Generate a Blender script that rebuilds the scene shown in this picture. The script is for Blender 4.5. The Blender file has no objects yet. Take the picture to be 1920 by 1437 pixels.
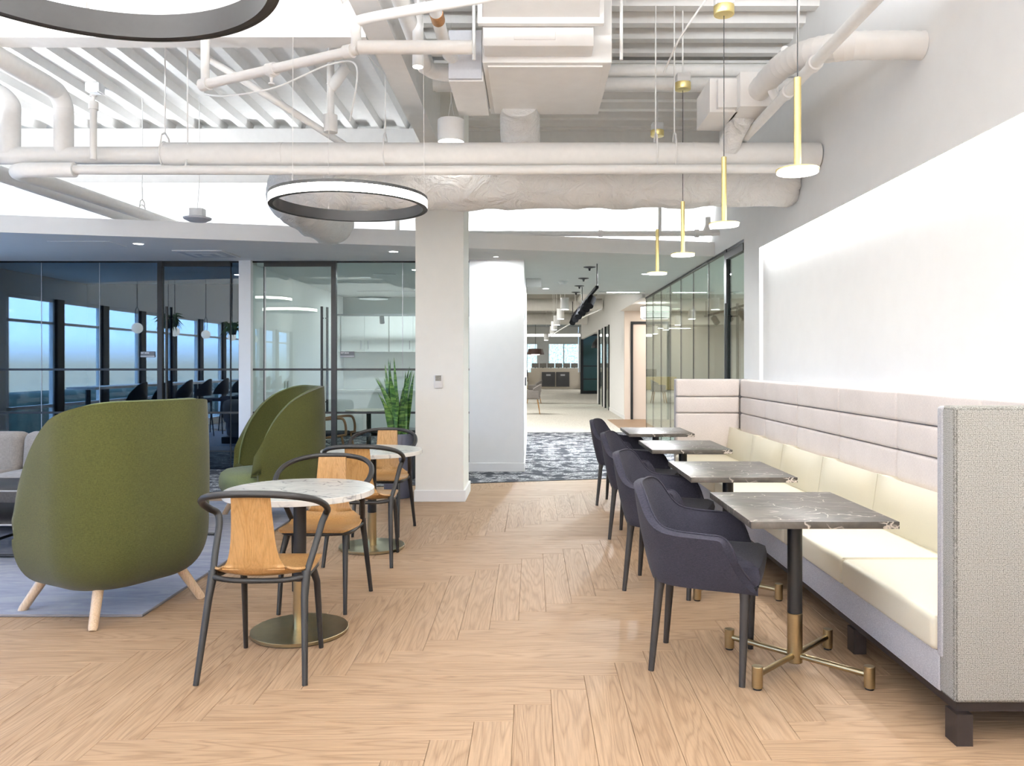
import bpy, bmesh, math, random
from mathutils import Vector, Matrix, Quaternion
R = math.radians; PI = math.pi
random.seed(7)
scn = bpy.context.scene
COL = scn.collection

# ------------------------------------------------------------------ camera
CAMZ = 1.39; F = 1490.0; VX, VY = 997.0, 684.0
cd = bpy.data.cameras.new('camera'); cam = bpy.data.objects.new('camera', cd); COL.objects.link(cam)
cam.location = (0, 0, CAMZ); cam.rotation_euler = (PI/2, 0, 0)
cd.sensor_fit = 'HORIZONTAL'; cd.sensor_width = 36; cd.lens = F/1920*36
cd.shift_x = -(VX-960)/1920; cd.shift_y = -(718.5-VY)/1920
cd.clip_start = .05; cd.clip_end = 300
scn.camera = cam

# ------------------------------------------------------------------ world, exposure
w = bpy.data.worlds.new('daylight'); scn.world = w; w.use_nodes = True
nt = w.node_tree; nt.nodes.clear()
out = nt.nodes.new('ShaderNodeOutputWorld'); bg = nt.nodes.new('ShaderNodeBackground')
tc = nt.nodes.new('ShaderNodeTexCoord'); sp = nt.nodes.new('ShaderNodeSeparateXYZ'); cr = nt.nodes.new('ShaderNodeValToRGB')
nt.links.new(tc.outputs['Generated'], sp.inputs[0]); nt.links.new(sp.outputs['Z'], cr.inputs[0])
cr.color_ramp.elements[0].position = 0.0; cr.color_ramp.elements[0].color = (.20, .24, .26, 1)
cr.color_ramp.elements[1].position = .25; cr.color_ramp.elements[1].color = (.32, .57, 1, 1)
e = cr.color_ramp.elements.new(.03); e.color = (.30, .50, .85, 1)
nt.links.new(cr.outputs[0], bg.inputs[0]); bg.inputs[1].default_value = 8
nt.links.new(bg.outputs[0], out.inputs[0])
scn.view_settings.view_transform = 'Standard'; scn.view_settings.look = 'None'
scn.view_settings.gamma = 1; scn.view_settings.use_curve_mapping = False
scn.view_settings.exposure = 0.50
cy = scn.cycles
cy.max_bounces = 9; cy.diffuse_bounces = 5; cy.glossy_bounces = 4; cy.transmission_bounces = 4; cy.transparent_max_bounces = 24
cy.sample_clamp_indirect = 4; cy.caustics_reflective = False; cy.caustics_refractive = False
cy.use_denoising = True
LP = 1.0     # overall lamp level

def area(loc, rot, sx, sy, power, color=(1, 1, 1), parent=None, name='lamp_light'):
    l = bpy.data.lights.new(name, 'AREA'); l.shape = 'RECTANGLE'; l.size = sx; l.size_y = sy
    l.energy = power*LP; l.color = color
    o = bpy.data.objects.new(name, l); COL.objects.link(o); o.location = loc; o.rotation_euler = rot
    if parent: o.parent = parent
    return o
WARM = (1, .93, .82); NEUT = (.93, .965, 1); COOL = (.86, .93, 1)
DOWN = (0, 0, 0); UP = (PI, 0, 0)

# ------------------------------------------------------------------ materials
class NT:
    def __init__(s, name):
        s.m = bpy.data.materials.new(name); s.m.use_nodes = True; s.t = s.m.node_tree; s.n = s.t.nodes; s.l = s.t.links
        s.b = s.n['Principled BSDF']
    def new(s, typ, **kw):
        n = s.n.new(typ)
        for k, v in kw.items():
            if hasattr(n, k): setattr(n, k, v)
        return n
    def link(s, a, b): s.l.new(a, b)
    def coords(s, scale=(1, 1, 1), rot=(0, 0, 0), kind='Object', rand=False):
        t = s.new('ShaderNodeTexCoord'); mp = s.new('ShaderNodeMapping'); mp.inputs['Scale'].default_value = scale; mp.inputs['Rotation'].default_value = rot
        s.link(t.outputs[kind], mp.inputs[0])
        if rand:
            oi = s.new('ShaderNodeObjectInfo'); vm = s.new('ShaderNodeVectorMath', operation='SCALE'); vm.inputs[0].default_value = (37, 91, 13)
            s.link(oi.outputs['Random'], vm.inputs['Scale']); s.link(vm.outputs[0], mp.inputs['Location'])
        return mp.outputs[0]
    def noise(s, v, scale, detail=3, rough=.5, dist=0):
        n = s.new('ShaderNodeTexNoise'); s.link(v, n.inputs['Vector']); n.inputs['Scale'].default_value = scale
        n.inputs['Detail'].default_value = detail; n.inputs['Roughness'].default_value = rough; n.inputs['Distortion'].default_value = dist
        return n.outputs[0]
    def ramp(s, f, stops, interp='LINEAR'):
        r = s.new('ShaderNodeValToRGB'); s.link(f, r.inputs[0]); cr = r.color_ramp; cr.interpolation = interp
        while len(cr.elements) < len(stops): cr.elements.new(.5)
        for el, (p, c) in zip(cr.elements, stops):
            el.position = p; el.color = (c[0], c[1], c[2], 1) if hasattr(c, '__len__') else (c, c, c, 1)
        return r.outputs[0]
    def mix(s, f, a, b, mode='MIX'):
        m = s.new('ShaderNodeMix', data_type='RGBA', blend_type=mode)
        for i, v in ((0, f), (6, a), (7, b)):
            if hasattr(v, 'links') or hasattr(v, 'is_linked'): s.link(v, m.inputs[i])
            else: m.inputs[i].default_value = (v if i == 0 else (*v, 1))
        return m.outputs[2]
    def bump(s, h, strength=.3, dist=.01):
        b = s.new('ShaderNodeBump'); b.inputs['Strength'].default_value = strength; b.inputs['Distance'].default_value = dist
        s.link(h, b.inputs['Height']); s.link(b.outputs[0], s.b.inputs['Normal'])

def plain(name, col, rough=.6, metal=0, bump=0, var=.03, scale=60, spec=.5):
    n = NT(name); v = n.coords()
    f = n.noise(v, scale, 3)
    c = n.ramp(f, [(.3, [max(0, x*(1-var)) for x in col]), (.7, [min(1, x*(1+var)) for x in col])])
    n.link(c, n.b.inputs['Base Color'])
    n.b.inputs['Roughness'].default_value = rough; n.b.inputs['Metallic'].default_value = metal
    n.b.inputs['Specular IOR Level'].default_value = spec
    if bump: n.bump(f, bump, .004)
    return n.m
def fabric(name, c1, c2, scale=700, bump=.35, rough=.95, large=.06, sheen=.12):
    n = NT(name); v = n.coords()
    a = n.noise(n.coords((1, 1, .12)), scale*.35, 2); b = n.noise(n.coords((.12, .12, 1)), scale*.35, 2)
    ad = n.new('ShaderNodeMath', operation='ADD'); n.link(a, ad.inputs[0]); n.link(b, ad.inputs[1])
    ml = n.new('ShaderNodeMath', operation='MULTIPLY'); ml.inputs[1].default_value = .5; n.link(ad.outputs[0], ml.inputs[0])
    c = n.ramp(ml.outputs[0], [(.38, c1), (.62, c2)])
    L = n.noise(v, 4, 2); c = n.mix(.5, c, n.ramp(L, [(.35, 1-large*2), (.65, 1)]), 'MULTIPLY')
    n.link(c, n.b.inputs['Base Color']); n.b.inputs['Roughness'].default_value = rough
    n.b.inputs['Sheen Weight'].default_value = sheen; n.b.inputs['Specular IOR Level'].default_value = .15
    n.bump(ml.outputs[0], bump, .002); return n.m
def weave(name, c1, c2, s=.0045, bump=.4):
    n = NT(name); v = n.coords()
    ch = n.new('ShaderNodeTexVoronoi'); n.link(v, ch.inputs['Vector']); ch.inputs['Scale'].default_value = 1/s; ch.inputs['Randomness'].default_value = .25
    c = n.ramp(ch.outputs['Distance'], [(.25, c2), (.6, c1)]); n.link(c, n.b.inputs['Base Color'])
    n.b.inputs['Roughness'].default_value = .95; n.b.inputs['Specular IOR Level'].default_value = .1
    n.bump(ch.outputs['Distance'], -bump, .002); return n.m
def wood(name, dark, mid, light, axis='Y', rand=True, rough=.45, k=1.0, randcol=.10):
    n = NT(name)
    st = {'X': (.09, 1, 1), 'Y': (1, .09, 1), 'Z': (1, 1, .09)}[axis]
    v = n.coords([x*k for x in st], rand=rand)
    big = n.noise(v, 7, 2, .5, .3)
    wv = n.new('ShaderNodeMath', operation='MULTIPLY'); wv.inputs[1].default_value = 16; n.link(big, wv.inputs[0])
    fr = n.new('ShaderNodeMath', operation='PINGPONG'); fr.inputs[1].default_value = .5; n.link(wv.outputs[0], fr.inputs[0])
    rings = fr.outputs[0]
    sv = n.coords([x*k*(.35 if i == 'XYZ'.index(axis) else 1) for i, x in enumerate(st)], rand=rand)
    fine = n.noise(sv, 190, 3, .6)
    c = n.ramp(big, [(.30, mid), (.5, light), (.72, mid)])
    c = n.mix(.45, c, n.ramp(rings, [(.0, dark), (.16, mid), (.3, light)]), 'MIX')
    c = n.mix(.55, c, n.ramp(fine, [(.36, .62), (.58, 1.0)]), 'MULTIPLY')
    if rand:
        oi = n.new('ShaderNodeObjectInfo')
        c = n.mix(1.0, c, n.ramp(oi.outputs['Random'], [(0, (1-randcol, 1-randcol*1.15, 1-randcol*1.3)), (1, 1.0)]), 'MULTIPLY')
    n.link(c, n.b.inputs['Base Color']); n.b.inputs['Roughness'].default_value = rough
    n.b.inputs['Specular IOR Level'].default_value = .3; n.bump(fine, .12, .001); return n.m
def marble(name, base, base2, vein, scale=3, dens=.03, rough=.18, spec=.5):
    n = NT(name); v = n.coords(); 
    wn = n.new('ShaderNodeTexNoise'); n.link(v, wn.inputs['Vector']); wn.inputs['Scale'].default_value = scale*1.6; wn.inputs['Detail'].default_value = 4
    vm = n.new('ShaderNodeVectorMath', operation='MULTIPLY_ADD'); n.link(wn.outputs['Color'], vm.inputs[0]); vm.inputs[1].default_value = (.22, .22, .22); n.link(v, vm.inputs[2])
    mp = n.new('ShaderNodeMapping'); n.link(vm.outputs[0], mp.inputs[0]); mp.inputs['Scale'].default_value = (1, 2.2, 1); mp.inputs['Rotation'].default_value = (0, 0, .6)
    vo = n.new('ShaderNodeTexVoronoi', feature='DISTANCE_TO_EDGE'); n.link(mp.outputs[0], vo.inputs['Vector']); vo.inputs['Scale'].default_value = scale*2.2
    ve = n.ramp(vo.outputs['Distance'], [(0, 1.0), (dens, 0.0)])
    gate = n.ramp(n.noise(v, scale*2.5, 2), [(.42, 0.0), (.62, 1.0)])
    f = n.mix(1, ve, gate, 'MULTIPLY')
    b = n.ramp(n.noise(v, scale*2, 5, .6, 1), [(.35, base), (.65, base2)])
    n.link(n.mix(f, b, vein), n.b.inputs['Base Color']); n.b.inputs['Roughness'].default_value = rough; n.b.inputs['Specular IOR Level'].default_value = spec
    return n.m
def emit(name, col, s):
    n = NT(name); n.b.inputs['Base Color'].default_value = (*col, 1); n.b.inputs['Emission Color'].default_value = (*col, 1)
    n.b.inputs['Emission Strength'].default_value = s; return n.m
def brass(name, col=(.46, .37, .22), rough=.3):
    n = NT(name); v = n.coords((1, 1, 40)); f = n.noise(v, 30, 2)
    n.link(n.ramp(f, [(.3, [x*.9 for x in col]), (.7, col)]), n.b.inputs['Base Color'])
    n.b.inputs['Metallic'].default_value = 1; n.b.inputs['Roughness'].default_value = rough; n.b.inputs['Anisotropic'].default_value = .5
    return n.m
def glass(name, tint, refl=1.6):
    n = NT(name); n.n.remove(n.b); o = n.n['Material Output']
    tr = n.new('ShaderNodeBsdfTransparent'); tr.inputs[0].default_value = (*tint, 1)
    gl = n.new('ShaderNodeBsdfGlossy'); gl.inputs['Roughness'].default_value = 0; gl.inputs[0].default_value = (.95, 1, .98, 1)
    lw = n.new('ShaderNodeLayerWeight'); lw.inputs[0].default_value = .5
    pw = n.new('ShaderNodeMath', operation='POWER'); n.link(lw.outputs['Facing'], pw.inputs[0]); pw.inputs[1].default_value = 5
    fr = n.new('ShaderNodeMath', operation='MULTIPLY_ADD'); n.link(pw.outputs[0], fr.inputs[0]); fr.inputs[1].default_value = 1-refl; fr.inputs[2].default_value = refl
    mx = n.new('ShaderNodeMixShader'); n.link(fr.outputs[0], mx.inputs[0]); n.link(tr.outputs[0], mx.inputs[1]); n.link(gl.outputs[0], mx.inputs[2])
    n.link(mx.outputs[0], o.inputs[0]); return n.m

M = {}
M['white'] = plain('white_paint', (.87, .87, .865), .7, var=.01, scale=8)
M['ceil'] = plain('white_ceiling_paint', (.88, .87, .85), .75, var=.02, scale=12)
M['soffit'] = plain('soffit_paint', (.86, .855, .84), .8, var=.01, scale=5)
M['cream'] = plain('cream_paint', (.91, .905, .86), .7, var=.01, scale=8)
M['pipe'] = plain('painted_pipe', (.88, .87, .85), .5, var=.02, scale=20)
M['galv'] = plain('painted_duct_metal', (.87, .855, .835), .45, var=.02, scale=9)
M['black'] = plain('black_powder_coat', (.010, .010, .012), .45, var=.1, spec=.35)
M['matteblack'] = plain('matte_black_track', (.008, .008, .009), .85, var=.1, spec=.05)
M['blackframe'] = plain('black_mullion', (.008, .009, .010), .4, var=.1, spec=.35)
M['darkpl'] = plain('dark_brown_plastic', (.011, .010, .010), .5, var=.06, spec=.3)
M['chairleg'] = plain('dark_bronze_chair_leg', (.018, .0155, .015), .5, var=.06, spec=.3)
M['ringdark'] = plain('dark_grey_ring_metal', (.020, .019, .019), .5, var=.05)
M['oak'] = wood('oak_plank', (.195, .115, .064), (.33, .212, .126), (.415, .280, .176), 'Y', True, .56)
M['oakfloor2'] = wood('oak_plank_far', (.21, .13, .078), (.325, .212, .13), (.39, .265, .17), 'X', False, .45)
M['oakchair'] = wood('oak_veneer', (.26, .125, .04), (.40, .215, .075), (.46, .265, .105), 'Z', True, .35, 1.6, .05)
M['ash'] = wood('pale_ash_leg', (.62, .42, .25), (.74, .54, .36), (.80, .61, .43), 'Z', True, .45, 2, .05)
M['walnut'] = wood('warm_walnut', (.20, .08, .03), (.33, .15, .07), (.40, .19, .09), 'Y', True, .4, 2)
M['darkwood'] = plain('espresso_wood', (.016, .011, .010), .5, var=.12, spec=.3)
M['green'] = fabric('green_chenille', (.026, .029, .007), (.054, .054, .014), 1800, .4)
M['green2'] = fabric('green_seat_chenille', (.08, .098, .045), (.125, .145, .068), 1800, .4)
M['navy'] = fabric('blue_grey_wool', (.010, .010, .016), (.032, .030, .042), 2200, .3, sheen=.03)
M['sofa'] = fabric('beige_grey_linen', (.21, .19, .18), (.29, .265, .25), 800, .3)
M['arm'] = weave('salt_and_pepper_weave', (.07, .067, .058), (.46, .445, .41))
M['bouclefine'] = weave('pale_grey_weave', (.34, .33, .34), (.62, .60, .60), .004, .3)
M['panel'] = fabric('pale_rose_wool', (.62, .55, .52), (.74, .67, .63), 1400, .2)
M['cushion'] = plain('cream_leather', (.72, .665, .52), .42, bump=.05, var=.02, scale=200)
M['marble'] = marble('white_marble', (.80, .79, .75), (.70, .69, .66), (.20, .20, .22), 2.6, .05)
M['darkmarble'] = marble('brown_grey_marble', (.040, .035, .029), (.088, .077, .066), (.72, .64, .56), 2.6, .022, .34, .2)
M['brass'] = brass('brushed_brass'); M['pbrass'] = brass('satin_gold', (.80, .66, .30), .35)
M['brassbase'] = brass('brushed_brass_plate', (.42, .36, .23), .30)
M['lampwhite'] = emit('warm_lamp_disc', (1, .95, .85), 7)
M['ringglow'] = emit('ring_diffuser', (1, .95, .86), 16)
M['down'] = emit('downlight_lens', (1, .98, .95), 9)
M['cove'] = emit('cove_led', (1, .99, .97), 10)
M['shade'] = emit('fabric_shade_lit', (1, .97, .93), 1.3)
M['linear'] = emit('linear_lamp', (1, .98, .95), 4)
M['glass'] = glass('partition_glass', (.86, .93, .91), .05)
M['glassdark'] = glass('dusky_partition_glass', (.62, .74, .84), .125)
M['winglass'] = glass('window_glass', (.95, .97, .99), .04)
M['whiteplastic'] = plain('white_plastic', (.80, .80, .80), .4, var=.01)
M['grille'] = plain('diffuser_grey', (.55, .56, .60), .5, var=.02)
M['unlitwall'] = plain('unlit_blue_wall', (.010, .016, .030), .8, var=.05)  # darkness of the unlit left room put into wall and floor colour
M['unlitfloor'] = plain('unlit_blue_floor', (.008, .012, .022), .8, var=.05)
M['teal'] = plain('teal_wall', (.10, .24, .25), .7, var=.03)
M['tealdark'] = plain('dark_teal_panel', (.015, .075, .075), .3, var=.05)
M['potm'] = plain('slate_planter', (.085, .088, .12), .55, var=.05)
M['soil'] = plain('potting_soil', (.10, .085, .05), .95, bump=.5, var=.4, scale=80)
M['screen'] = plain('grey_screen', (.18, .17, .15), .4, var=.4, scale=90)
M['yellow'] = plain('pale_yellow_laminate', (.78, .62, .25), .5, var=.03)
M['laminate'] = plain('putty_laminate', (.52, .47, .40), .5, var=.03)
M['charcoal'] = plain('charcoal_laminate', (.05, .05, .055), .5, var=.05)
M['signgrey'] = plain('sign_grey', (.10, .105, .115), .5, var=.02)
M['signlight'] = plain('sign_silver', (.42, .43, .45), .5, var=.02)
M['pinklitwall'] = plain('pink_lit_wall', (.80, .70, .62), .7, var=.01)  # pinkish light of the vestibule put into the wall colour
M['copper'] = plain('bare_copper', (.45, .22, .08), .4, 1, var=.1)
M['valve'] = plain('green_valve_label', (.05, .25, .18), .5, var=.05)

def rugmat():
    n = NT('blue_grey_rug'); v = n.coords((.35, 1.6, 1))
    a = n.noise(v, 7, 5, .65, 1.2); b = n.noise(n.coords(), 450, 2)
    c = n.ramp(a, [(.30, (.13, .145, .23)), (.5, (.22, .235, .32)), (.70, (.36, .355, .39))])
    c = n.mix(.4, c, n.ramp(b, [(.3, .6), (.7, 1.0)]), 'MULTIPLY'); n.link(c, n.b.inputs['Base Color'])
    n.b.inputs['Roughness'].default_value = 1; n.b.inputs['Sheen Weight'].default_value = .3; n.bump(b, .4, .004); return n.m
M['rug'] = rugmat()
def carpetmat():
    n = NT('charcoal_patterned_carpet')
    v = n.coords((1, 3.2, 1)); v2 = n.coords((1, 2.0, 1), (0, 0, .45))
    a = n.noise(v, 9, 1, .5, 1.5); b = n.noise(v2, 8, 1, .5, 1.2)
    m1 = n.ramp(a, [(.47, 0.0), (.485, 1.0), (.53, 1.0), (.545, 0.0)]); m2 = n.ramp(b, [(.50, 0.0), (.515, 1.0), (.55, 1.0), (.565, 0.0)])
    g = n.ramp(n.noise(n.coords(), 5, 1), [(.44, 0.0), (.52, 1.0)])
    f = n.mix(1, n.mix(1, m1, m2, 'LIGHTEN'), g, 'MULTIPLY')
    base = n.ramp(n.noise(n.coords(), 300, 2), [(.3, (.025, .028, .036)), (.7, (.075, .078, .088))])
    n.link(n.mix(f, base, (.50, .50, .50)), n.b.inputs['Base Color']); n.b.inputs['Roughness'].default_value = 1
    n.b.inputs['Specular IOR Level'].default_value = .1; return n.m
M['carpet'] = carpetmat()
def lightcarpet():
    n = NT('pale_fleck_carpet'); v = n.coords((1, 1, 1))
    a = n.noise(v, 40, 3, .7); n.link(n.ramp(a, [(.35, (.40, .38, .33)), (.65, (.74, .71, .64))]), n.b.inputs['Base Color'])
    n.b.inputs['Roughness'].default_value = 1; return n.m
M['carpet2'] = lightcarpet()
def foil():
    n = NT('wrinkled_white_duct_wrap'); v = n.coords()
    a = n.noise(v, 5, 5, .6, 1.0)
    n.link(n.ramp(a, [(.3, (.84, .83, .81)), (.7, (.89, .885, .87))]), n.b.inputs['Base Color']); n.b.inputs['Roughness'].default_value = .38
    n.bump(a, .9, .08); return n.m
M['foil'] = foil()
def leafmat():
    n = NT('banded_snake_plant_leaf'); v = n.coords((1, 1, 6)); a = n.noise(v, 7, 3, .6, .6)
    n.link(n.ramp(a, [(.38, (.018, .06, .018)), (.5, (.05, .14, .03)), (.62, (.16, .28, .07))]), n.b.inputs['Base Color'])
    n.b.inputs['Roughness'].default_value = .4; return n.m
M['leaf'] = leafmat()
M['leafedge'] = plain('yellow_green_leaf', (.10, .17, .05), .5, var=.3)
def treeback():
    n = NT('daylit_leaf_print_curtain'); v = n.coords(); a = n.noise(v, 9, 4, .7)
    c = n.ramp(a, [(.40, (.30, .55, .62)), (.55, (.75, .88, .95))]); n.link(c, n.b.inputs['Base Color'])
    n.link(c, n.b.inputs['Emission Color']); n.b.inputs['Emission Strength'].default_value = .9; return n.m  # daylight put into the curtain as its own glow
M['dayblind'] = treeback()

# ------------------------------------------------------------------ helpers
def link(o, parent=None):
    COL.objects.link(o)
    if parent: o.parent = parent
    return o
def tag(o, label=None, cat=None, group=None, kind=None):
    if label: o['label'] = label
    if cat: o['category'] = cat
    if group: o['group'] = group
    if kind: o['kind'] = kind
    return o
def obj(name, bm, mat, parent=None, smooth=True, loc=None, rot=None, ang=40):
    me = bpy.data.meshes.new(name); bmesh.ops.recalc_face_normals(bm, faces=bm.faces); bm.to_mesh(me); bm.free()
    for mt in (mat if isinstance(mat, (list, tuple)) else [mat]): me.materials.append(M[mt] if isinstance(mt, str) else mt)
    if smooth:
        me.shade_smooth()
        try: me.set_sharp_from_angle(angle=R(ang))
        except Exception: pass
    o = bpy.data.objects.new(name, me); link(o, parent)
    if loc: o.location = loc
    if rot: o.rotation_euler = rot
    return o
def thing(name, label, cat, loc=(0, 0, 0), rz=0, group=None):
    o = bpy.data.objects.new(name, None); link(o); o.location = loc; o.rotation_euler = (0, 0, rz); o.empty_display_size = .1
    return tag(o, label, cat, group)
def struct(name, bm, mat, **k): return tag(obj(name, bm, mat, **k), kind='structure')
def sroot(name, loc=(0, 0, 0)):
    o = bpy.data.objects.new(name, None); link(o); o.location = loc; return tag(o, kind='structure')
def dup(root, loc, rz, label, group=None, names=None):
    r = root.copy(); link(r); r.location = loc; r.rotation_euler = (0, 0, rz); r['label'] = label
    if group: r['group'] = group
    for ch in list(root.children):
        c = ch.copy(); link(c, r)
        for g in list(ch.children): link(g.copy(), c)
    return r
def box(bm, x0, x1, y0, y1, z0, z1, bev=0, seg=2):
    vs = [bm.verts.new((x, y, z)) for z in (z0, z1) for x, y in ((x0, y0), (x1, y0), (x1, y1), (x0, y1))]
    fs = [bm.faces.new([vs[i] for i in f]) for f in ((3, 2, 1, 0), (4, 5, 6, 7), (0, 1, 5, 4), (1, 2, 6, 5), (2, 3, 7, 6), (3, 0, 4, 7))]
    if bev:
        es = list({e for f in fs for e in f.edges})
        bmesh.ops.bevel(bm, geom=es, offset=bev, segments=seg, profile=.5, affect='EDGES', clamp_overlap=True)
    return bm
def B(*a, **k): return box(bmesh.new(), *a, **k)
def cyl(bm, x, y, z0, z1, r0, r1=None, seg=32, bev=0):
    r1 = r0 if r1 is None else r1
    prof = [(0, z0), (r0-bev, z0), (r0, z0+bev), (r1, z1-bev), (r1-bev, z1), (0, z1)] if bev else [(0, z0), (r0, z0), (r1, z1), (0, z1)]
    return lathe(bm, prof, seg, (x, y, 0))
def lathe(bm, prof, seg=32, c=(0, 0, 0), sx=1, sy=1):
    rings = []
    for r, z in prof:
        if r < 1e-6: rings.append([bm.verts.new((c[0], c[1], c[2]+z))])
        else: rings.append([bm.verts.new((c[0]+r*sx*math.cos(2*PI*i/seg), c[1]+r*sy*math.sin(2*PI*i/seg), c[2]+z)) for i in range(seg)])
    for a, b in zip(rings, rings[1:]):
        for i in range(seg):
            j = (i+1) % seg
            if len(a) == 1 and len(b) == 1: continue
            if len(a) == 1: bm.faces.new((a[0], b[j], b[i]))
            elif len(b) == 1: bm.faces.new((a[i], a[j], b[0]))
            else: bm.faces.new((a[i], a[j], b[j], b[i]))
    return bm
def tube(bm, pts, r, seg=10, closed=False, flat=None):
    pts = [Vector(p) for p in pts]; n = len(pts)
    rr = r if hasattr(r, '__len__') else [r]*n
    tans = []
    for i in range(n):
        a = pts[(i-1) % n] if (closed or i) else pts[0]; b = pts[(i+1) % n] if (closed or i < n-1) else pts[-1]
        tans.append((b-a).normalized())
    up = Vector((0, 0, 1)) if abs(tans[0].z) < .9 else Vector((1, 0, 0))
    nrm = (up-tans[0]*up.dot(tans[0])).normalized(); rings = []
    for i in range(n):
        if i: 
            q = tans[i-1].rotation_difference(tans[i]); nrm = q @ nrm; nrm = (nrm-tans[i]*nrm.dot(tans[i])).normalized()
        bn = tans[i].cross(nrm); fx, fy = flat if flat else (1, 1)
        rings.append([bm.verts.new(pts[i]+(nrm*math.cos(2*PI*k/seg)*fx+bn*math.sin(2*PI*k/seg)*fy)*rr[i]) for k in range(seg)])
    m = n if closed else n-1
    for i in range(m):
        a, b = rings[i], rings[(i+1) % n]
        for k in range(seg): bm.faces.new((a[k], a[(k+1) % seg], b[(k+1) % seg], b[k]))
    if not closed: bm.faces.new(rings[0][::-1]); bm.faces.new(rings[-1])
    return bm
def spline(pts, n=8, closed=False):
    P = [Vector(p) for p in pts]; out = []; N = len(P)
    for i in range(N if closed else N-1):
        p0 = P[(i-1) % N] if closed or i else P[0]; p1 = P[i]; p2 = P[(i+1) % N]; p3 = P[(i+2) % N] if closed or i < N-2 else P[-1]
        for k in range(n):
            t = k/n
            out.append(.5*((2*p1)+(-p0+p2)*t+(2*p0-5*p1+4*p2-p3)*t*t+(-p0+3*p1-3*p2+p3)*t**3))
    if not closed: out.append(P[-1])
    return out
def T(*a, **k): return tube(bmesh.new(), *a, **k)
def sheet(f, nu, nv, th):
    """closed shell from surface f(u,v) thickened inward by th along -normal"""
    bm = bmesh.new(); e = 1e-3
    def nrm(u, v):
        a = f(min(1, u+e), v)-f(max(0, u-e), v); b = f(u, min(1, v+e))-f(u, max(0, v-e)); c = a.cross(b)
        return c.normalized() if c.length > 1e-12 else Vector((0, 0, 1))
    A = [[None]*(nv+1) for _ in range(nu+1)]; Bv = [[None]*(nv+1) for _ in range(nu+1)]
    for i in range(nu+1):
        for j in range(nv+1):
            u, v = i/nu, j/nv; p = f(u, v); q = nrm(u, v)
            A[i][j] = bm.verts.new(p); Bv[i][j] = bm.verts.new(p-q*(th(u, v) if callable(th) else th))
    for i in range(nu):
        for j in range(nv):
            bm.faces.new((A[i][j], A[i+1][j], A[i+1][j+1], A[i][j+1])); bm.faces.new((Bv[i][j], Bv[i][j+1], Bv[i+1][j+1], Bv[i+1][j]))
    for i in range(nu):
        bm.faces.new((A[i][0], Bv[i][0], Bv[i+1][0], A[i+1][0])); bm.faces.new((A[i][nv], A[i+1][nv], Bv[i+1][nv], Bv[i][nv]))
    for j in range(nv):
        bm.faces.new((A[0][j], A[0][j+1], Bv[0][j+1], Bv[0][j])); bm.faces.new((A[nu][j], Bv[nu][j], Bv[nu][j+1], A[nu][j+1]))
    return bm
def prism(pts, z0, z1):
    bm = bmesh.new(); lo = [bm.verts.new((x, y, z0)) for x, y in pts]; hi = [bm.verts.new((x, y, z1)) for x, y in pts]; n = len(pts)
    bm.faces.new(lo[::-1]); bm.faces.new(hi)
    for i in range(n): bm.faces.new((lo[i], lo[(i+1) % n], hi[(i+1) % n], hi[i]))
    return bm
def text(name, s, size, mat, parent, loc, rot=(PI/2, 0, 0), bold=.0):
    c = bpy.data.curves.new(name, 'FONT'); c.body = s; c.size = size; c.extrude = .0006; c.offset = bold
    o = bpy.data.objects.new(name, c); link(o); dg = bpy.context.evaluated_depsgraph_get(); dg.update()
    me = bpy.data.meshes.new_from_object(o.evaluated_get(dg)); bpy.data.objects.remove(o)
    me.materials.clear(); me.materials.append(M[mat]); m = bpy.data.objects.new(name, me); link(m, parent); m.location = loc; m.rotation_euler = rot
    return m

WX = 2.30                                # right wall plane
def carp(x): return 9.461+.236*x         # edge of the wood floor, and of the soffit above it
SOF = 2.75; DECK = 4.26; BEAM = 3.60; GY = 10.45

# ================================================================== SETTING
# ---- floor of herringbone planks
W_, L_ = .1524, 1.2192
fl = struct('floor', B(-7.6, 9.2, -4.1, 53, -.12, -.012), 'oakfloor2', smooth=False)
def plankmesh():
    return B(-W_/2+.0006, W_/2-.0006, -L_/2+.0006, L_/2-.0006, -.012, 0, bev=.0012, seg=1)
me0 = None; cand = []
for i in range(-60, 30):
    for k in range(-8, 8):
        cx = -.0717+i*W_+W_/2; top = 3.247+i*W_+2*L_*k
        cand.append((cx, top-L_/2, 0))
        cand.append((-.0717+(i+1)*W_-L_/2, top+W_/2, 1))
near = []; far = []
for (x, y, h) in cand:
    hx, hy = (L_/2, W_/2) if h else (W_/2, L_/2)
    if x-hx < -7.5 or x-hx > 2.28 or y-hy < -4 or y-hy > carp(x)+.25: continue
    corners = [(x+sx*hx, y+sy*hy) for sx in (-1, 1) for sy in (-1, 1)]
    vis = any(1.75 < cy < carp(cx)+.1 and -.70*cy < cx < .66*cy for cx, cy in corners)
    under_rug = all(cx < -2.16 and 4.4 < cy < 8.1 for cx, cy in corners)
    (near if vis and not under_rug else far).append((x, y, h))
near.sort(key=lambda p: p[1]); far += near[300:]; near = near[:300]
for (x, y, h) in near:
    if me0 is None:
        o = obj('plank', plankmesh(), 'oak', fl, smooth=False); me0 = o.data
    else: o = link(bpy.data.objects.new('plank', me0), fl)
    o.location = (x, y, 0); o.rotation_euler = (0, 0, PI/2 if h else 0)
bm = bmesh.new()
for (x, y, h) in far:
    hx, hy = (L_/2, W_/2) if h else (W_/2, L_/2)
    box(bm, x-hx+.0006, x+hx-.0006, y-hy+.0006, y+hy-.0006, -.012, 0)
tag(obj('plank_field', bm, 'oakfloor2', fl, smooth=False), 'oak herringbone planks outside the main view', kind='stuff')
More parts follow.
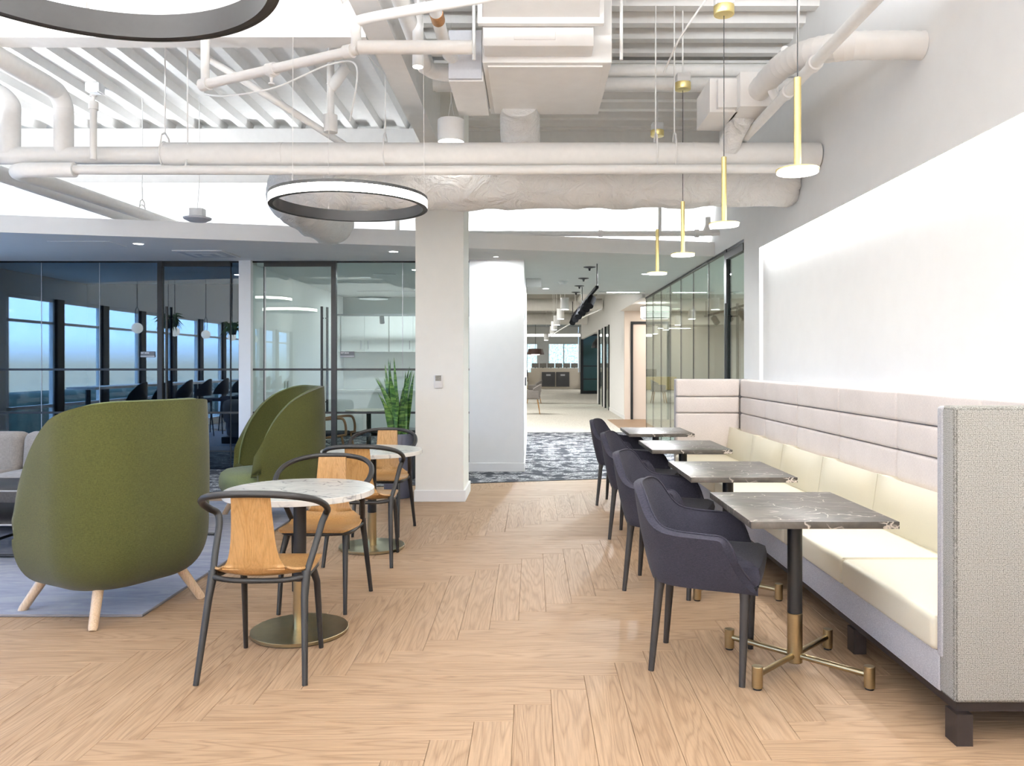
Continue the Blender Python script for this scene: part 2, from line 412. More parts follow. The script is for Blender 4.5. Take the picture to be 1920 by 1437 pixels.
# carpets
struct('floor_carpet_dark', prism([(-7.5, carp(-7.5)), (2.3, carp(2.3)), (2.3, 16.3), (-7.5, 16.3)], -.002, .005), 'carpet', smooth=False)
struct('floor_carpet_pale', prism([(-7.5, 16.3), (1.9, 16.3), (1.9, 20.1), (2.35, 20.1), (9, 20.1), (9, 52.9), (-7.5, 52.9)], -.002, .005), 'carpet2', smooth=False)
struct('floor_carpet_meeting', B(2.36, 8.9, 8.7, 16.1, -.002, .005), 'carpet2', smooth=False)
struct('floor_vestibule', B(1.9, 8.9, 16.3, 20.1, -.002, .005), 'oakfloor2', smooth=False)
struct('trim_1', prism([(-7.5, carp(-7.5)-.02), (2.3, carp(2.3)-.02), (2.3, carp(2.3)+.004), (-7.5, carp(-7.5)+.004)], .0, .007), 'black', smooth=False)

# ---- main room walls
wr = sroot('wall_right', (0, 0, 0))
obj('upper_wall', B(WX, WX+.12, -4, 8.61, 2.57, 4.5), 'white', wr, smooth=False)
obj('wall_end', B(WX, WX+.12, 8.03, 8.61, 0, 2.57), 'white', wr, smooth=False)
obj('washed_wall', B(WX+.036, WX+.12, -4, 8.03, 0, 2.57), 'white', wr, smooth=False)
obj('wall_over_glass', B(WX, WX+.12, 8.61, 16.2, SOF+.005, 4.5), 'white', wr, smooth=False)
led = obj('light_slot', B(WX+.004, WX+.022, -3.9, 8.02, 2.556, 2.569), 'cove', wr, smooth=False)
area((WX+.014, 2.1, 2.553), (0, R(-5), 0), .02, 11.6, 92, (1, .99, .98), wr)
struct('wall_rear', B(-7.6, 2.42, -4.12, -4, 0, 4.5), 'white', smooth=False)
# left wall with windows
wl = sroot('wall_left')
WL = -7.5
obj('sill_wall', B(WL-.12, WL, -4, 10.45, 0, .10), 'white', wl, smooth=False)
obj('wall_over_windows', B(WL-.12, WL, -4, 10.45, 2.42, 4.5), 'soffit', wl, smooth=False)
wy = [-3.9, -2.55, -1.2, .15, 1.5, 2.85, 4.2, 5.55, 6.9, 8.25]
obj('wall_corner_left', B(WL-.12, WL, 9.55, 10.45, .1, 2.42), 'white', wl, smooth=False)
for i, y in enumerate(wy):
    wn = sroot('window_%d' % (i+1), (WL-.06, y, 0))
    obj('pier', B(-.06, .07, -.10, .09, .1, 2.42), 'darkpl', wn, smooth=False)
    bm = bmesh.new()
    for a, b in ((.10, .15), (1.20, 1.25)): box(bm, -.03, .03, a, b, .1, 2.42)
    box(bm, -.03, .03, .1, 1.25, .1, .15); box(bm, -.03, .03, .1, 1.25, .72, .77); box(bm, -.03, .03, .1, 1.25, 2.37, 2.42); box(bm, -.03, .03, .1, 1.25, 2.02, 2.06)
    obj('window_frame', bm, 'whiteplastic', wn, smooth=False)
    obj('pane', B(-.004, .004, .15, 1.2, .15, 2.37), 'winglass', wn, smooth=False)
# outside scenery seen in the reflections
gt = struct('ground_outside', B(-40, -7.7, -30, 40, -1.2, -1.0), plain('outdoor_paving', (.34, .33, .30), .9, var=.2, scale=.6), smooth=False)
hb = tag(obj('hedge', B(-17, -15.5, -25, 35, -1, .5, bev=.3, seg=3), plain('hedge_green', (.035, .055, .04), .9, var=.5, scale=3, bump=1)), 'dark clipped hedge outside the cafe windows', 'hedge')

# ---- ceiling: ribbed steel deck, one pan each
ce = struct('ceiling', B(-7.6, 2.5, -4.1, 16.2, DECK+.09, DECK+.2), 'ceil', smooth=False)
def pan(length):                       # along +Y
    bm = bmesh.new(); w = .32; prof = [(-.16, .085), (-.07, .085), (-.045, .0), (.045, .0), (.07, .085), (.16, .085), (.16, .09), (-.16, .09)]
    a = [bm.verts.new((x, 0, z)) for x, z in prof]; b = [bm.verts.new((x, length, z)) for x, z in prof]; n = len(prof)
    bm.faces.new(a); bm.faces.new(b[::-1])
    for i in range(n): bm.faces.new((a[i], b[i], b[(i+1) % n], a[(i+1) % n]))
    return bm
pl = obj('deck_panel', pan(13.8), 'ceil', ce, smooth=False); pl.location = (-1.25, -4, DECK)
for i in range(1, 20):
    o = link(bpy.data.objects.new('deck_panel', pl.data), ce); o.location = (-1.25-.32*i, -4, DECK)
pr = obj('deck_panel', pan(3.3), 'ceil', ce, smooth=False); pr.location = (-.95, 9.6, DECK); pr.rotation_euler = (0, 0, -PI/2)
for i in range(1, 42):
    o = link(bpy.data.objects.new('deck_panel', pr.data), ce); o.location = (-.95, 9.6-.32*i, DECK); o.rotation_euler = (0, 0, -PI/2)
def ibeam(name, a, b, label, h=.66, w=.18, z=BEAM):
    a = Vector(a); b = Vector(b); L = (b-a).length; bm = bmesh.new()
    box(bm, -w/2, w/2, 0, L, 0, .025); box(bm, -w/2, w/2, 0, L, h-.025, h); box(bm, -.02, .02, 0, L, .025, h-.025)
    o = obj(name, bm, 'ceil', None, smooth=False); o.location = (a.x, a.y, z); o.rotation_euler = (0, 0, math.atan2(-(b-a).x, (b-a).y))
    return tag(o, label, 'beam')
bm = B(-1.11, -.93, -4, 9.6, BEAM, DECK)
tag(obj('ceiling_beam', bm, 'ceil', smooth=False), 'white boxed beam running away overhead left of the air unit', 'beam')
ibeam('ceiling_beam', (-7.5, 5.45, 0), (-1.12, 5.45, 0), 'white steel girder crossing overhead behind the nearer ring lamp')
tag(obj('ceiling_beam', B(-7.5, -1.12, 9.66, 9.9, BEAM, DECK), 'ceil', smooth=False), 'white boxed girder at the far end of the ribbed deck, above the thick pipe', 'beam')
ibeam('ceiling_beam', (-.92, 9.7, 0), (2.29, 9.7, 0), 'cream girder across the right bay behind the thick pipe')
ibeam('ceiling_beam', (-.92, 7.55, 0), (2.29, 7.55, 0), 'shallow cream purlin across the right bay, above the thick pipe', .26, .12, 4.0)
struct('wall_upper_back', B(-7.6, WX, 10.62, 10.74, SOF+.18, 4.5), 'white', smooth=False)
# soffit and cove
so = struct('ceiling_soffit', prism([(-7.5, carp(-7.5)), (WX, carp(WX)), (WX, 15.35), (-.1, 15.35), (-.1, 16.0), (-7.5, 16.0)], SOF, SOF+.18), 'soffit', smooth=False)
struct('trim_2', prism([(-7.5, carp(-7.5)-.012), (WX, carp(WX)-.012), (WX, carp(WX)), (-7.5, carp(-7.5))], SOF, SOF+.18), 'white', smooth=False)
cvL = thing('cove_light', 'hidden white cove lamp on top of the soffit, behind the pipes', 'light', (-4.0, 9.75, SOF+.18))
obj('housing', B(-3.2, 3.2, -.05, .05, 0, .03), 'whiteplastic', cvL, smooth=False)
obj('led_strip', B(-3.2, 3.2, -.03, .03, .03, .034), 'cove', cvL, smooth=False)
area((0, 0, .05), (R(135), 0, 0), 6.2, .08, 75, COOL, cvL)
cvR = dup(cvL, (.8, 10.22, SOF+.18), 0, 'hidden white cove lamp on top of the soffit, right of the column'); cvR.scale = (.45, 1, 1)
# column
cl = sroot('wall_column', (0, 0, 0))
obj('shaft', B(-1.18, -.692, 8.06, 8.72, 0, DECK), 'cream', cl, smooth=False)
obj('baseboard', B(-1.192, -.672, 8.045, 8.735, 0, .115, bev=.004), 'white', cl, smooth=False)
# white wall block beside corridor
struct('wall_corridor_left', B(-.81, -.10, 10.3, 16.0, 0, SOF), 'white', smooth=False)
struct('baseboard_corridor', B(-.82, -.09, 10.285, 16.0, 0, .115, bev=.003), 'white', smooth=False)
# meeting rooms behind glass
struct('wall_meeting_back', B(-7.6, -.10, 16.0, 16.1, 0, SOF+.2), 'white', smooth=False)
struct('wall_dark_room', B(-7.5, -3.86, 13.4, 13.5, 0, SOF), 'unlitwall', smooth=False)
struct('wall_meeting_left', B(-7.6, -7.5, 10.45, 16, 0, SOF), 'unlitwall', smooth=False)
struct('wall_divider', B(-3.86, -3.79, 10.62, 16, 0, SOF), ['white'], smooth=False)
struct('wall_divider_dark', B(-3.88, -3.862, 10.62, 13.4, 0, SOF), 'unlitwall', smooth=False)  # dark sheet over the divider, standing in for shade in the unlit room
struct('floor_dark_room', B(-7.5, -3.88, 10.5, 13.4, .006, .012), 'unlitfloor', smooth=False)
struct('trim_3', B(-3.82, -3.665, 10.36, 10.6, 0, SOF), 'white', smooth=False)

# ---- glass partitions
def partition(name, x0, x1, joints, gl, y=GY, strips=True):
    g = sroot(name, (0, y, 0))
    xs = [x0]+joints+[x1]
    for a, b in zip(xs, xs[1:]):
        obj('pane', B(a+.003, b-.003, -.005, .005, .02, SOF-.015), gl, g, smooth=False)
    for a in joints: obj('joint', B(a-.003, a+.003, -.006, .006, .02, SOF-.015), 'grille', g, smooth=False)
    obj('top_channel', B(x0, x1, -.02, .02, SOF-.02, SOF), 'blackframe', g, smooth=False)
    obj('floor_channel', B(x0, x1, -.02, .02, .005, .03), 'blackframe', g, smooth=False)
    if strips:
        for z in (1.334, .766): obj('band', B(x0, x1, -.009, -.006, z-.022, z+.006), 'blackframe', g, smooth=False)
    return g
K = GY/F
def gx(px): return (px-VX)*K
partition('wall_glass_left', -7.5, gx(301), [gx(78), gx(187)], 'glassdark')
partition('wall_glass_left', gx(434), -3.82, [], 'glassdark')
partition('wall_glass_centre', -3.665, gx(496), [], 'glass')
partition('wall_glass_centre', gx(627), -.81, [gx(755)], 'glass')
def glassdoor(name, x0, x1, post, handle, gl, hinge):
    d = sroot(name, (0, GY, 0))
    obj('pane', B(x0+.02, x1-.02, -.005, .005, .03, 2.68), gl, d, smooth=False)
    obj('door_frame', B(post[0], post[1], -.035, .035, 0, SOF), 'blackframe', d, smooth=False)
    obj('door_frame', B(x0, x1, -.03, .03, 2.68, SOF), 'blackframe', d, smooth=False)
    obj('door_frame', B(hinge-.004, hinge+.004, -.01, .01, 0, 2.68), 'blackframe', d, smooth=False)
    for z in (1.334, .766): obj('band', B(x0, x1, -.009, -.006, z-.022, z+.006), 'blackframe', d, smooth=False)
    for s, dy in ((0, -.07), (0.035, .07)):
        h = obj('pull_handle', T([(handle+s, dy, .75), (handle+s, dy, 2.15)], .017, 12), 'blackframe', d)
        for z in (.9, 2.0): obj('stand_off', T([(handle+s, dy, z), (handle+s, 0, z)], .009, 8), 'blackframe', h)
    return d
glassdoor('door_1', gx(301), gx(434), (gx(297), gx(306)), gx(317), 'glassdark', gx(433))
glassdoor('door_2', gx(496), gx(627), (gx(622), gx(631)), gx(606), 'glass', gx(495))
# right-hand glass wall along Y
def gpane(g, y0, y1): obj('pane', B(-.005, .005, y0+.004, y1-.004, .02, SOF-.02), 'glass', g, smooth=False)
gr = sroot('wall_glass_right', (WX+.02, 0, 0))
ys = [9.42, 10.42, 11.4, 12.35, 13.3, 14.25, 15.2, 16.1]
for a, b in zip(ys, ys[1:]): gpane(gr, a, b)
for a in ys[1:]: obj('joint', B(-.006, .006, a-.005, a+.005, .02, SOF-.02), 'blackframe', gr, smooth=False)
obj('top_channel', B(-.02, .02, 8.61, 16.1, SOF-.03, SOF), 'blackframe', gr, smooth=False)
obj('floor_channel', B(-.02, .02, 8.61, 16.1, .0, .03), 'blackframe', gr, smooth=False)
d3 = sroot('door_3', (WX+.02, 0, 0))
obj('door_frame', B(-.03, .03, 9.36, 9.46, 0, SOF), 'blackframe', d3, smooth=False)
obj('door_frame', B(-.03, .03, 8.62, 9.36, SOF-.12, SOF-.04), 'blackframe', d3, smooth=False)
obj('pane', B(-.005, .005, 8.63, 9.36, .03, SOF-.12), 'glass', d3, smooth=False)
h = obj('pull_handle', T([(-.07, 9.2, .75), (-.07, 9.2, 2.1)], .016, 12), 'blackframe', d3)
for z in (.9, 1.95): obj('stand_off', T([(-.07, 9.2, z), (0, 9.2, z)], .009, 8), 'blackframe', h)

# room to the right of the corridor
struct('wall_meeting_right', B(8.9, 9.0, 8.6, 20.1, 0, SOF), 'teal', smooth=False)
struct('wall_meeting_near', B(2.42, 9.0, 8.5, 8.6, 0, SOF), 'white', smooth=False)
struct('wall_meeting_far', B(4.6, 9.0, 16.1, 16.2, 0, SOF), 'white', smooth=False)
struct('ceiling_meeting', B(2.32, 9.0, 8.5, 16.1, SOF, SOF+.1), 'soffit', smooth=False)
struct('ceiling_vestibule', B(2.3, 9.0, 16.1, 20.2, SOF, SOF+.1), 'ceil', smooth=False)
struct('trim_4', B(2.24, 2.295, 16.1, 20.2, SOF-.0, 3.9), 'white', smooth=False)
# door wall at the vestibule
dw = sroot('wall_vestibule_back', (0, 20.1, 0))
obj('wall_panel', B(2.35, 2.52, 0, .12, 0, SOF), 'pinklitwall', dw, smooth=False)
obj('wall_panel', B(3.46, 9, 0, .12, 0, SOF), 'pinklitwall', dw, smooth=False)
obj('wall_panel', B(2.52, 3.46, 0, .12, 2.46, SOF), 'pinklitwall', dw, smooth=False)
d4 = sroot('door_4', (0, 20.1, 0))
obj('door_leaf', B(2.56, 3.42, .02, .07, .01, 2.42), 'pinklitwall', d4, smooth=False)
bm = B(2.50, 2.56, -.03, .09, 0, 2.48); box(bm, 3.42, 3.48, -.03, .09, 0, 2.48); box(bm, 2.56, 3.42, -.03, .09, 2.42, 2.48)
obj('door_frame', bm, 'blackframe', d4, smooth=False)
# corridor right side beyond
struct('wall_corridor_right', B(2.35, 2.47, 20.22, 24.0, 0, 3.9), 'white', smooth=False)
struct('baseboard_corridor_right', B(2.335, 2.35, 20.1, 24.0, 0, .11), 'white', smooth=False)
struct('wall_corridor_right_far', B(2.35, 2.47, 24.0, 37.8, 2.6, 3.9), 'white', smooth=False)
for i, (a, b) in enumerate(((24.05, 25.3), (26.2, 27.6))):
    g = sroot('door_%d' % (5+i), (2.35, 0, 0))
    obj('door_frame', B(-.03, .03, a, a+.09, 0, 2.6), 'blackframe', g, smooth=False)
    obj('door_frame', B(-.03, .03, b, b+.05, 0, 2.6), 'blackframe', g, smooth=False)
    obj('pane', B(-.005, .005, a+.09, b, 0.02, 2.58), 'glass', g, smooth=False)
    obj('pull_handle', T([(-.08, a+.3, .6), (-.08, a+.3, 2.1)], .02, 8), 'blackframe', g)
    struct('wall_pier', B(2.35, 2.47, b+.05, b+.9, 0, 2.6), 'white', smooth=False)
tb = sroot('wall_teal_box', (0, 37.8, 0))
obj('panel', B(2.45, 3.4, 0, .1, .15, 2.75), 'tealdark', tb, smooth=False)
bm = B(2.32, 2.45, -.03, .13, .0, 2.85); box(bm, 2.45, 3.4, -.03, .1, 2.75, 2.85); box(bm, 2.45, 3.4, -.03, 0, 1.3, 1.34); box(bm, 2.45, 3.4, -.03, 0, .68, .72); box(bm, 2.45, 3.4, -.03, .1, 0, .15)
obj('panel_frame', bm, 'blackframe', tb, smooth=False)
obj('pull_handle', T([(3.3, -.08, .6), (3.3, -.08, 2.1)], .025, 8), 'blackframe', tb)
struct('wall_office_right', B(9.0, 9.1, 20.2, 53, 0, 4.2), 'white', smooth=False)
struct('wall_office_left', B(-7.6, -7.5, 16, 53, 0, 4.2), 'white', smooth=False)
struct('ceiling_office', B(-7.6, 9.1, 15.35, 53, 3.9, 4.0), plain('grey_open_ceiling', (.36, .35, .32), .8, var=.05, scale=3), smooth=False)
struct('wall_office_front', B(-7.6, WX, 16.1, 16.2, SOF+.1, 4.2), 'white', smooth=False).location.y = -.9
# far wall with windows
fw = sroot('wall_office_far', (0, 52.8, 0))
obj('wall_panel', B(-7.5, -1.01, 0, .1, 0, 3.9), 'white', fw, smooth=False)
obj('wall_panel', B(.35, 1.15, 0, .1, 0, 2.75), 'white', fw, smooth=False)
obj('wall_panel', B(3.11, 9, 0, .1, 0, 3.9), 'white', fw, smooth=False)
obj('wall_panel', B(-1, 3.1, 0, .1, 2.75, 3.9), 'white', fw, smooth=False)
for i, (a, b) in enumerate(((-1, .35), (1.15, 3.1))):
    g = sroot('window_%d' % (20+i), (0, 52.85, 0))
    obj('pane', B(a, b, 0, .02, .3, 2.75), 'dayblind', g, smooth=False)
    obj('window_frame', B((a+b)/2-.03, (a+b)/2+.03, -.02, 0, .3, 2.75), 'grille', g, smooth=False)
lin = thing('linear_lamp', 'bright continuous linear lamp across the far office, under the grey ceiling', 'lamp', (1, 44, 2.95))
obj('diffuser', B(-3, 2, -.12, .12, 0, .12), 'linear', lin, smooth=False); obj('housing', B(-3.02, 2.02, -.14, .14, .12, .2), 'whiteplastic', lin, smooth=False)
for x in (-2, 1): obj('suspension_wire', T([(x, 0, .2), (x, 0, .96)], .01, 6), 'pipe', lin)
#PART2
# ================================================================== BENCH
bn = thing('banquette_bench', 'long cream banquette bench with a tall rose channel-tufted back along the right wall', 'bench', (0, 0, 0))
obj('base', B(1.535, 2.29, 2.99, 8.42, .157, .31, bev=.01), 'bouclefine', bn)
obj('rail', B(1.56, 2.28, 2.92, 8.48, .115, .157), 'darkwood', bn, smooth=False)
for y in (2.93, 3.85, 5.6, 7.4, 8.45): obj('leg', B(1.545, 1.605, y-.04, y+.04, 0, .116), 'darkwood', bn, smooth=False)
obj('leg', B(2.2, 2.26, 2.89, 2.97, 0, .116), 'darkwood', bn, smooth=False)
me_s = me_b = None; meP = {}
for i in range(6):
    y0 = 3.0+.9*i; y1 = min(y0+.9, 8.41)
    if me_s is None:
        o = obj('seat_cushion', B(0, .575, .005, .895, 0, .135, bev=.024, seg=4), 'cushion', bn); me_s = o.data
        pp = obj('piping', T([(.56, .012, .133), (.022, .012, .133), (.006, .03, .118), (.006, .87, .118), (.022, .888, .133), (.56, .888, .133)], .0035, 6), 'cushion', o); mpp = pp.data
        b_ = obj('back_cushion', sheet(lambda u, v: Vector((.0-.025*math.sin(PI*v)*min(1, 6*min(u, 1-u))+.045*v, .003+.894*u, .31*v-.0*u)), 18, 8, -.12), 'cushion', bn); me_b = b_.data
    else: o = link(bpy.data.objects.new('seat_cushion', me_s), bn); link(bpy.data.objects.new('piping', mpp), o); b_ = link(bpy.data.objects.new('back_cushion', me_b), bn)
    o.location = (1.515, y0, .305); b_.location = (2.045, y0, .42)
    for (z0, z1) in ((.45, .874), (.879, 1.048), (1.053, 1.235)):
        k = round(z1-z0, 3)
        if k not in meP:
            p = obj('back_panel', B(0, .09, .001, .899, 0, k, bev=.022, seg=4), 'panel', bn); meP[k] = p.data
        else: p = link(bpy.data.objects.new('back_panel', meP[k]), bn)
        p.location = (2.2, y0, z0)
obj('back_frame', B(2.25, 2.334, 2.99, 8.42, .16, 1.22, bev=.01), 'bouclefine', bn)
obj('arm', B(1.535, 2.334, 2.885, 2.998, .157, 1.237, bev=.016, seg=3), 'arm', bn)
obj('arm_lining', B(1.53, 2.2, 2.96, 3.008, .29, 1.235, bev=.014, seg=3), 'bouclefine', bn)
obj('arm', B(1.53, 2.334, 8.45, 8.56, .157, 1.237, bev=.016, seg=3), 'bouclefine', bn)
for (z0, z1) in ((.45, .874), (.879, 1.048), (1.053, 1.235)):
    obj('arm_panel', B(1.53, 2.2, 8.40, 8.47, z0, z1, bev=.02, seg=4), 'panel', bn)

# ================================================================== SQUARE TABLES
def square_table(label):
    t = thing('bistro_table', label, 'table', group='square marble tables along the bench')
    obj('tabletop', B(-.305, .305, -.38, .38, .715, .745, bev=.002), 'darkmarble', t)
    obj('column', cyl(bmesh.new(), 0, 0, .256, .715, .033, seg=28), 'darkpl', t)
    b = obj('base', cyl(bmesh.new(), 0, 0, .028, .256, .034, seg=28, bev=.003), 'brass', t)
    for sx in (-1, 1):
        for sy in (-1, 1):
            arm = obj('base_arm', T([(0, 0, .062), (.24*sx, .24*sy, .062)], .0135, 14), 'brass', t)
            obj('foot', cyl(bmesh.new(), .24*sx, .24*sy, .008, .100, .0235, seg=24, bev=.002), 'brass', t)
            obj('glide', cyl(bmesh.new(), .24*sx, .24*sy, 0, .008, .018, seg=16), 'darkpl', arm)
    return t
tb0 = square_table('dark marble square table nearest the camera, beside the bench'); tb0.location = (1.205, 3.64, 0)
for (y, lb) in ((4.92, 'second dark marble square table from the near end of the bench'), (6.39, 'third dark marble square table from the near end of the bench'),
               (7.79, 'farthest dark marble square table, by the far bench arm')):
    dup(tb0, (1.215, y, 0), 0, lb)

# ================================================================== TUB CHAIRS
def tub_chair(label):
    t = thing('tub_chair', label, 'chair', group='blue-grey upholstered tub chairs facing the bench')
    Hx = .30
    def plan(s, w, d, front):          # s -1..1 : U open to +x
        a = s
        L = front+.02; arc = PI/2*d
        tot = L+arc; q = abs(a)*tot; sg = 1 if a >= 0 else -1
        if q < arc:
            th = q/arc*PI/2; return (-d*math.cos(th)**.8 if math.cos(th) > 1e-6 else 0, sg*w*math.sin(th)**.8)
        return (q-arc, sg*w)
    def ztop(s):
        a = abs(s); k = 1/(1+math.exp((a-.36)*16)); return .655+.185*k-.02*max(0, a-.6)-.10*max(0, (a-.86)/.14)**2.5
    def f(u, v):
        s = 2*u-1
        x0, y0 = plan(s, .205, .19, .25); x1, y1 = plan(s, .285, .27, .17)
        z0, z1 = .425, ztop(s); g = v**.85
        k = math.sin(PI*min(1, v))*.012
        return Vector((x0+(x1-x0)*g-k*.4-.02*(0), y0+(y1-y0)*g, z0+(z1-z0)*v))
    sh = obj('shell', sheet(f, 72, 14, lambda u, v: .038), 'navy', t, ang=60)
    edge = [f(u/72, 1) for u in range(73)]
    obj('piping', T([p+Vector((0, 0, .002)) for p in edge], .0045, 6), 'navy', sh)
    for u in (0, 1): obj('piping', T([f(u, v/10) for v in range(11)], .0045, 6), 'navy', sh)
    bm = bmesh.new()
    pts = [(.285, -.20), (.285, .20), (.25, .235), (.05, .235), (-.12, .19), (-.20, .09), (-.20, -.09), (-.12, -.19), (.05, -.235), (.25, -.235)]
    sp_ = spline([(x, y, 0) for x, y in pts], 4, True)
    lv = [(.90, .425), (.98, .445), (1.0, .48), (.97, .512), (.85, .53), (.5, .54)]
    rings = [[bm.verts.new((.03+(p.x-.03)*k, p.y*k, z)) for p in sp_] for k, z in lv]
    for a, b in zip(rings, rings[1:]):
        for i in range(len(a)): bm.faces.new((a[i], a[(i+1) % len(a)], b[(i+1) % len(a)], b[i]))
    bm.faces.new(rings[0][::-1]); bm.faces.new(rings[-1])
    obj('seat', bm, 'navy', t)
    bm = bmesh.new(); rp = spline([(x*.93, y*.93, 0) for x, y in pts], 4, True)
    lo = [bm.verts.new((p.x, p.y, .405)) for p in rp]; hi = [bm.verts.new((p.x*1.03, p.y*1.03, .427)) for p in rp]; n = len(lo)
    bm.faces.new(lo[::-1]); bm.faces.new(hi)
    for i in range(n): bm.faces.new((lo[i], lo[(i+1) % n], hi[(i+1) % n], hi[i]))
    obj('seat_frame', bm, 'chairleg', t)
    for (x, y, tx, ty) in ((.205, .245, .215, .205), (.205, -.245, .215, -.205), (-.20, .192, -.165, .155), (-.20, -.192, -.165, -.155)):
        obj('leg', T([(tx, ty, .418), (tx+(x-tx)*.15, ty+(y-ty)*.15, .36), (x, y, 0)], [.027, .021, .0135], 12, flat=(1, .85)), 'chairleg', t)
    return t
tc = tub_chair('blue-grey tub chair nearest the camera, pulled up to the nearest square table')
def place_tub(o, bx, by, ang):
    c, s = math.cos(ang), math.sin(ang)                    # rear leg midpoint given
    o.location = (bx+.20*c, by+.20*s, 0); o.rotation_euler = (0, 0, ang)
place_tub(tc, .606, 3.79, R(-19.5))
for (bx, by, a, lb) in ((.64, 5.06, -22, 'second blue-grey tub chair from the camera, at the second square table'),
                        (.683, 6.495, -20, 'third blue-grey tub chair from the camera, at the third square table'),
                        (.707, 8.01, -20, 'farthest blue-grey tub chair, beside the dark carpet')):
    place_tub(dup(tc, (0, 0, 0), 0, lb), bx, by, R(a))

# ================================================================== ROUND TABLES
def round_table(label):
    t = thing('round_table', label, 'table', group='round white marble tables')
    obj('tabletop', cyl(bmesh.new(), 0, 0, .715, .745, .38, seg=96, bev=.002), 'marble', t)
    obj('column', cyl(bmesh.new(), 0, 0, .27, .715, .0325, seg=28), 'darkpl', t)
    obj('column_sleeve', cyl(bmesh.new(), 0, 0, .018, .27, .034, seg=28), 'brass', t)
    obj('base_plate', cyl(bmesh.new(), 0, 0, .004, .022, .247, seg=80, bev=.002), 'brassbase', t)
    obj('base_pad', cyl(bmesh.new(), 0, 0, 0, .004, .24, seg=48), 'black', t)
    return t
rt = round_table('white veined marble round table nearer the camera, between two wooden chairs'); rt.location = (-1.205, 4.13, 0)
dup(rt, (-1.212, 6.03, 0), .7, 'white veined marble round table farther off, in front of the plant')

# ================================================================== WOODEN ARMCHAIRS
def bistro_chair(label):
    t = thing('bistro_armchair', label, 'chair', group='oak veneer armchairs with dark bent frames')
    half = [(0, -.247, .832), (.10, -.24, .829), (.19, -.205, .815), (.25, -.135, .79), (.274, -.06, .757), (.272, .01, .722), (.255, .052, .695), (.240, .038, .655), (.232, .0, .60), (.222, -.055, .53), (.212, -.10, .47), (.208, -.125, .435)]
    full = [(-x, y, z) for x, y, z in half[::-1]]+half[1:]
    sp_ = spline(full, 6); n = len(sp_)
    rr = [.0125+.0025*math.sin(PI*i/(n-1)) for i in range(n)]
    obj('arm_hoop', T(sp_, rr, 12, flat=(1, 1.15)), 'darkpl', t)
    obj('leg', T([(.208, -.11, .465), (.212, -.15, .36), (.236, -.23, 0)], [.021, .0165, .0125], 12), 'darkpl', t)
    obj('leg', T([(-.208, -.11, .465), (-.212, -.15, .36), (-.236, -.23, 0)], [.021, .0165, .0125], 12), 'darkpl', t)
    for s in (1, -1): obj('leg', T([(s*.165, .135, .425), (s*.176, .185, .34), (s*.185, .23, 0)], [.023, .019, .0135], 12, flat=(1, .8)), 'darkpl', t)
    fr = spline([(-.203, -.12, .443), (-.12, -.148, .435), (0, -.155, .433), (.12, -.148, .435), (.203, -.12, .443), (.196, 0, .436), (.185, .14, .438), (.10, .185, .440), (0, .19, .440), (-.10, .185, .440), (-.185, .14, .438), (-.196, 0, .436)], 4, True)
    obj('seat_rail', T(fr, .0125, 10, closed=True), 'darkpl', t)
    prof = [(.225, .452, .17), (.20, .458, .195), (.10, .453, .205), (0, .446, .208), (-.09, .446, .210), (-.145, .452, .208), (-.182, .475, .165), (-.203, .52, .122), (-.213, .59, .102), (-.222, .68, .093), (-.235, .77, .088), (-.243, .822, .086)]
    ps = spline([Vector(p) for p in prof], 5)
    def f(u, v):
        k = v*(len(ps)-1); i = min(int(k), len(ps)-2); p = ps[i].lerp(ps[i+1], k-i)
        s = 2*u-1; lift = 0; yb = 0
        if v > .25: 
            q = max(0, 1-abs((v-.46)/.16)); lift = .022*q*abs(s)**2.2; yb = .045*q*abs(s)**2
        if v > .6: yb = .02*abs(s)**2*(1-(v-.6))
        return Vector((p.z*s, p.x+yb, p.y+lift))
    obj('seat_shell', sheet(f, 20, 60, .010), 'oakchair', t, ang=60)
    return t
bc = bistro_chair('oak and dark frame armchair nearest the camera, back turned to us'); bc.location = (-1.218, 3.67, 0)
dup(bc, (-1.222, 4.645, 0), PI, 'oak armchair facing us behind the nearer round marble table')
dup(bc, (-1.185, 5.66, 0), R(-2), 'oak armchair with its back to us in front of the farther round table')
dup(bc, (-1.25, 6.62, 0), PI-R(2), 'oak armchair facing us behind the farther round table, by the plant')

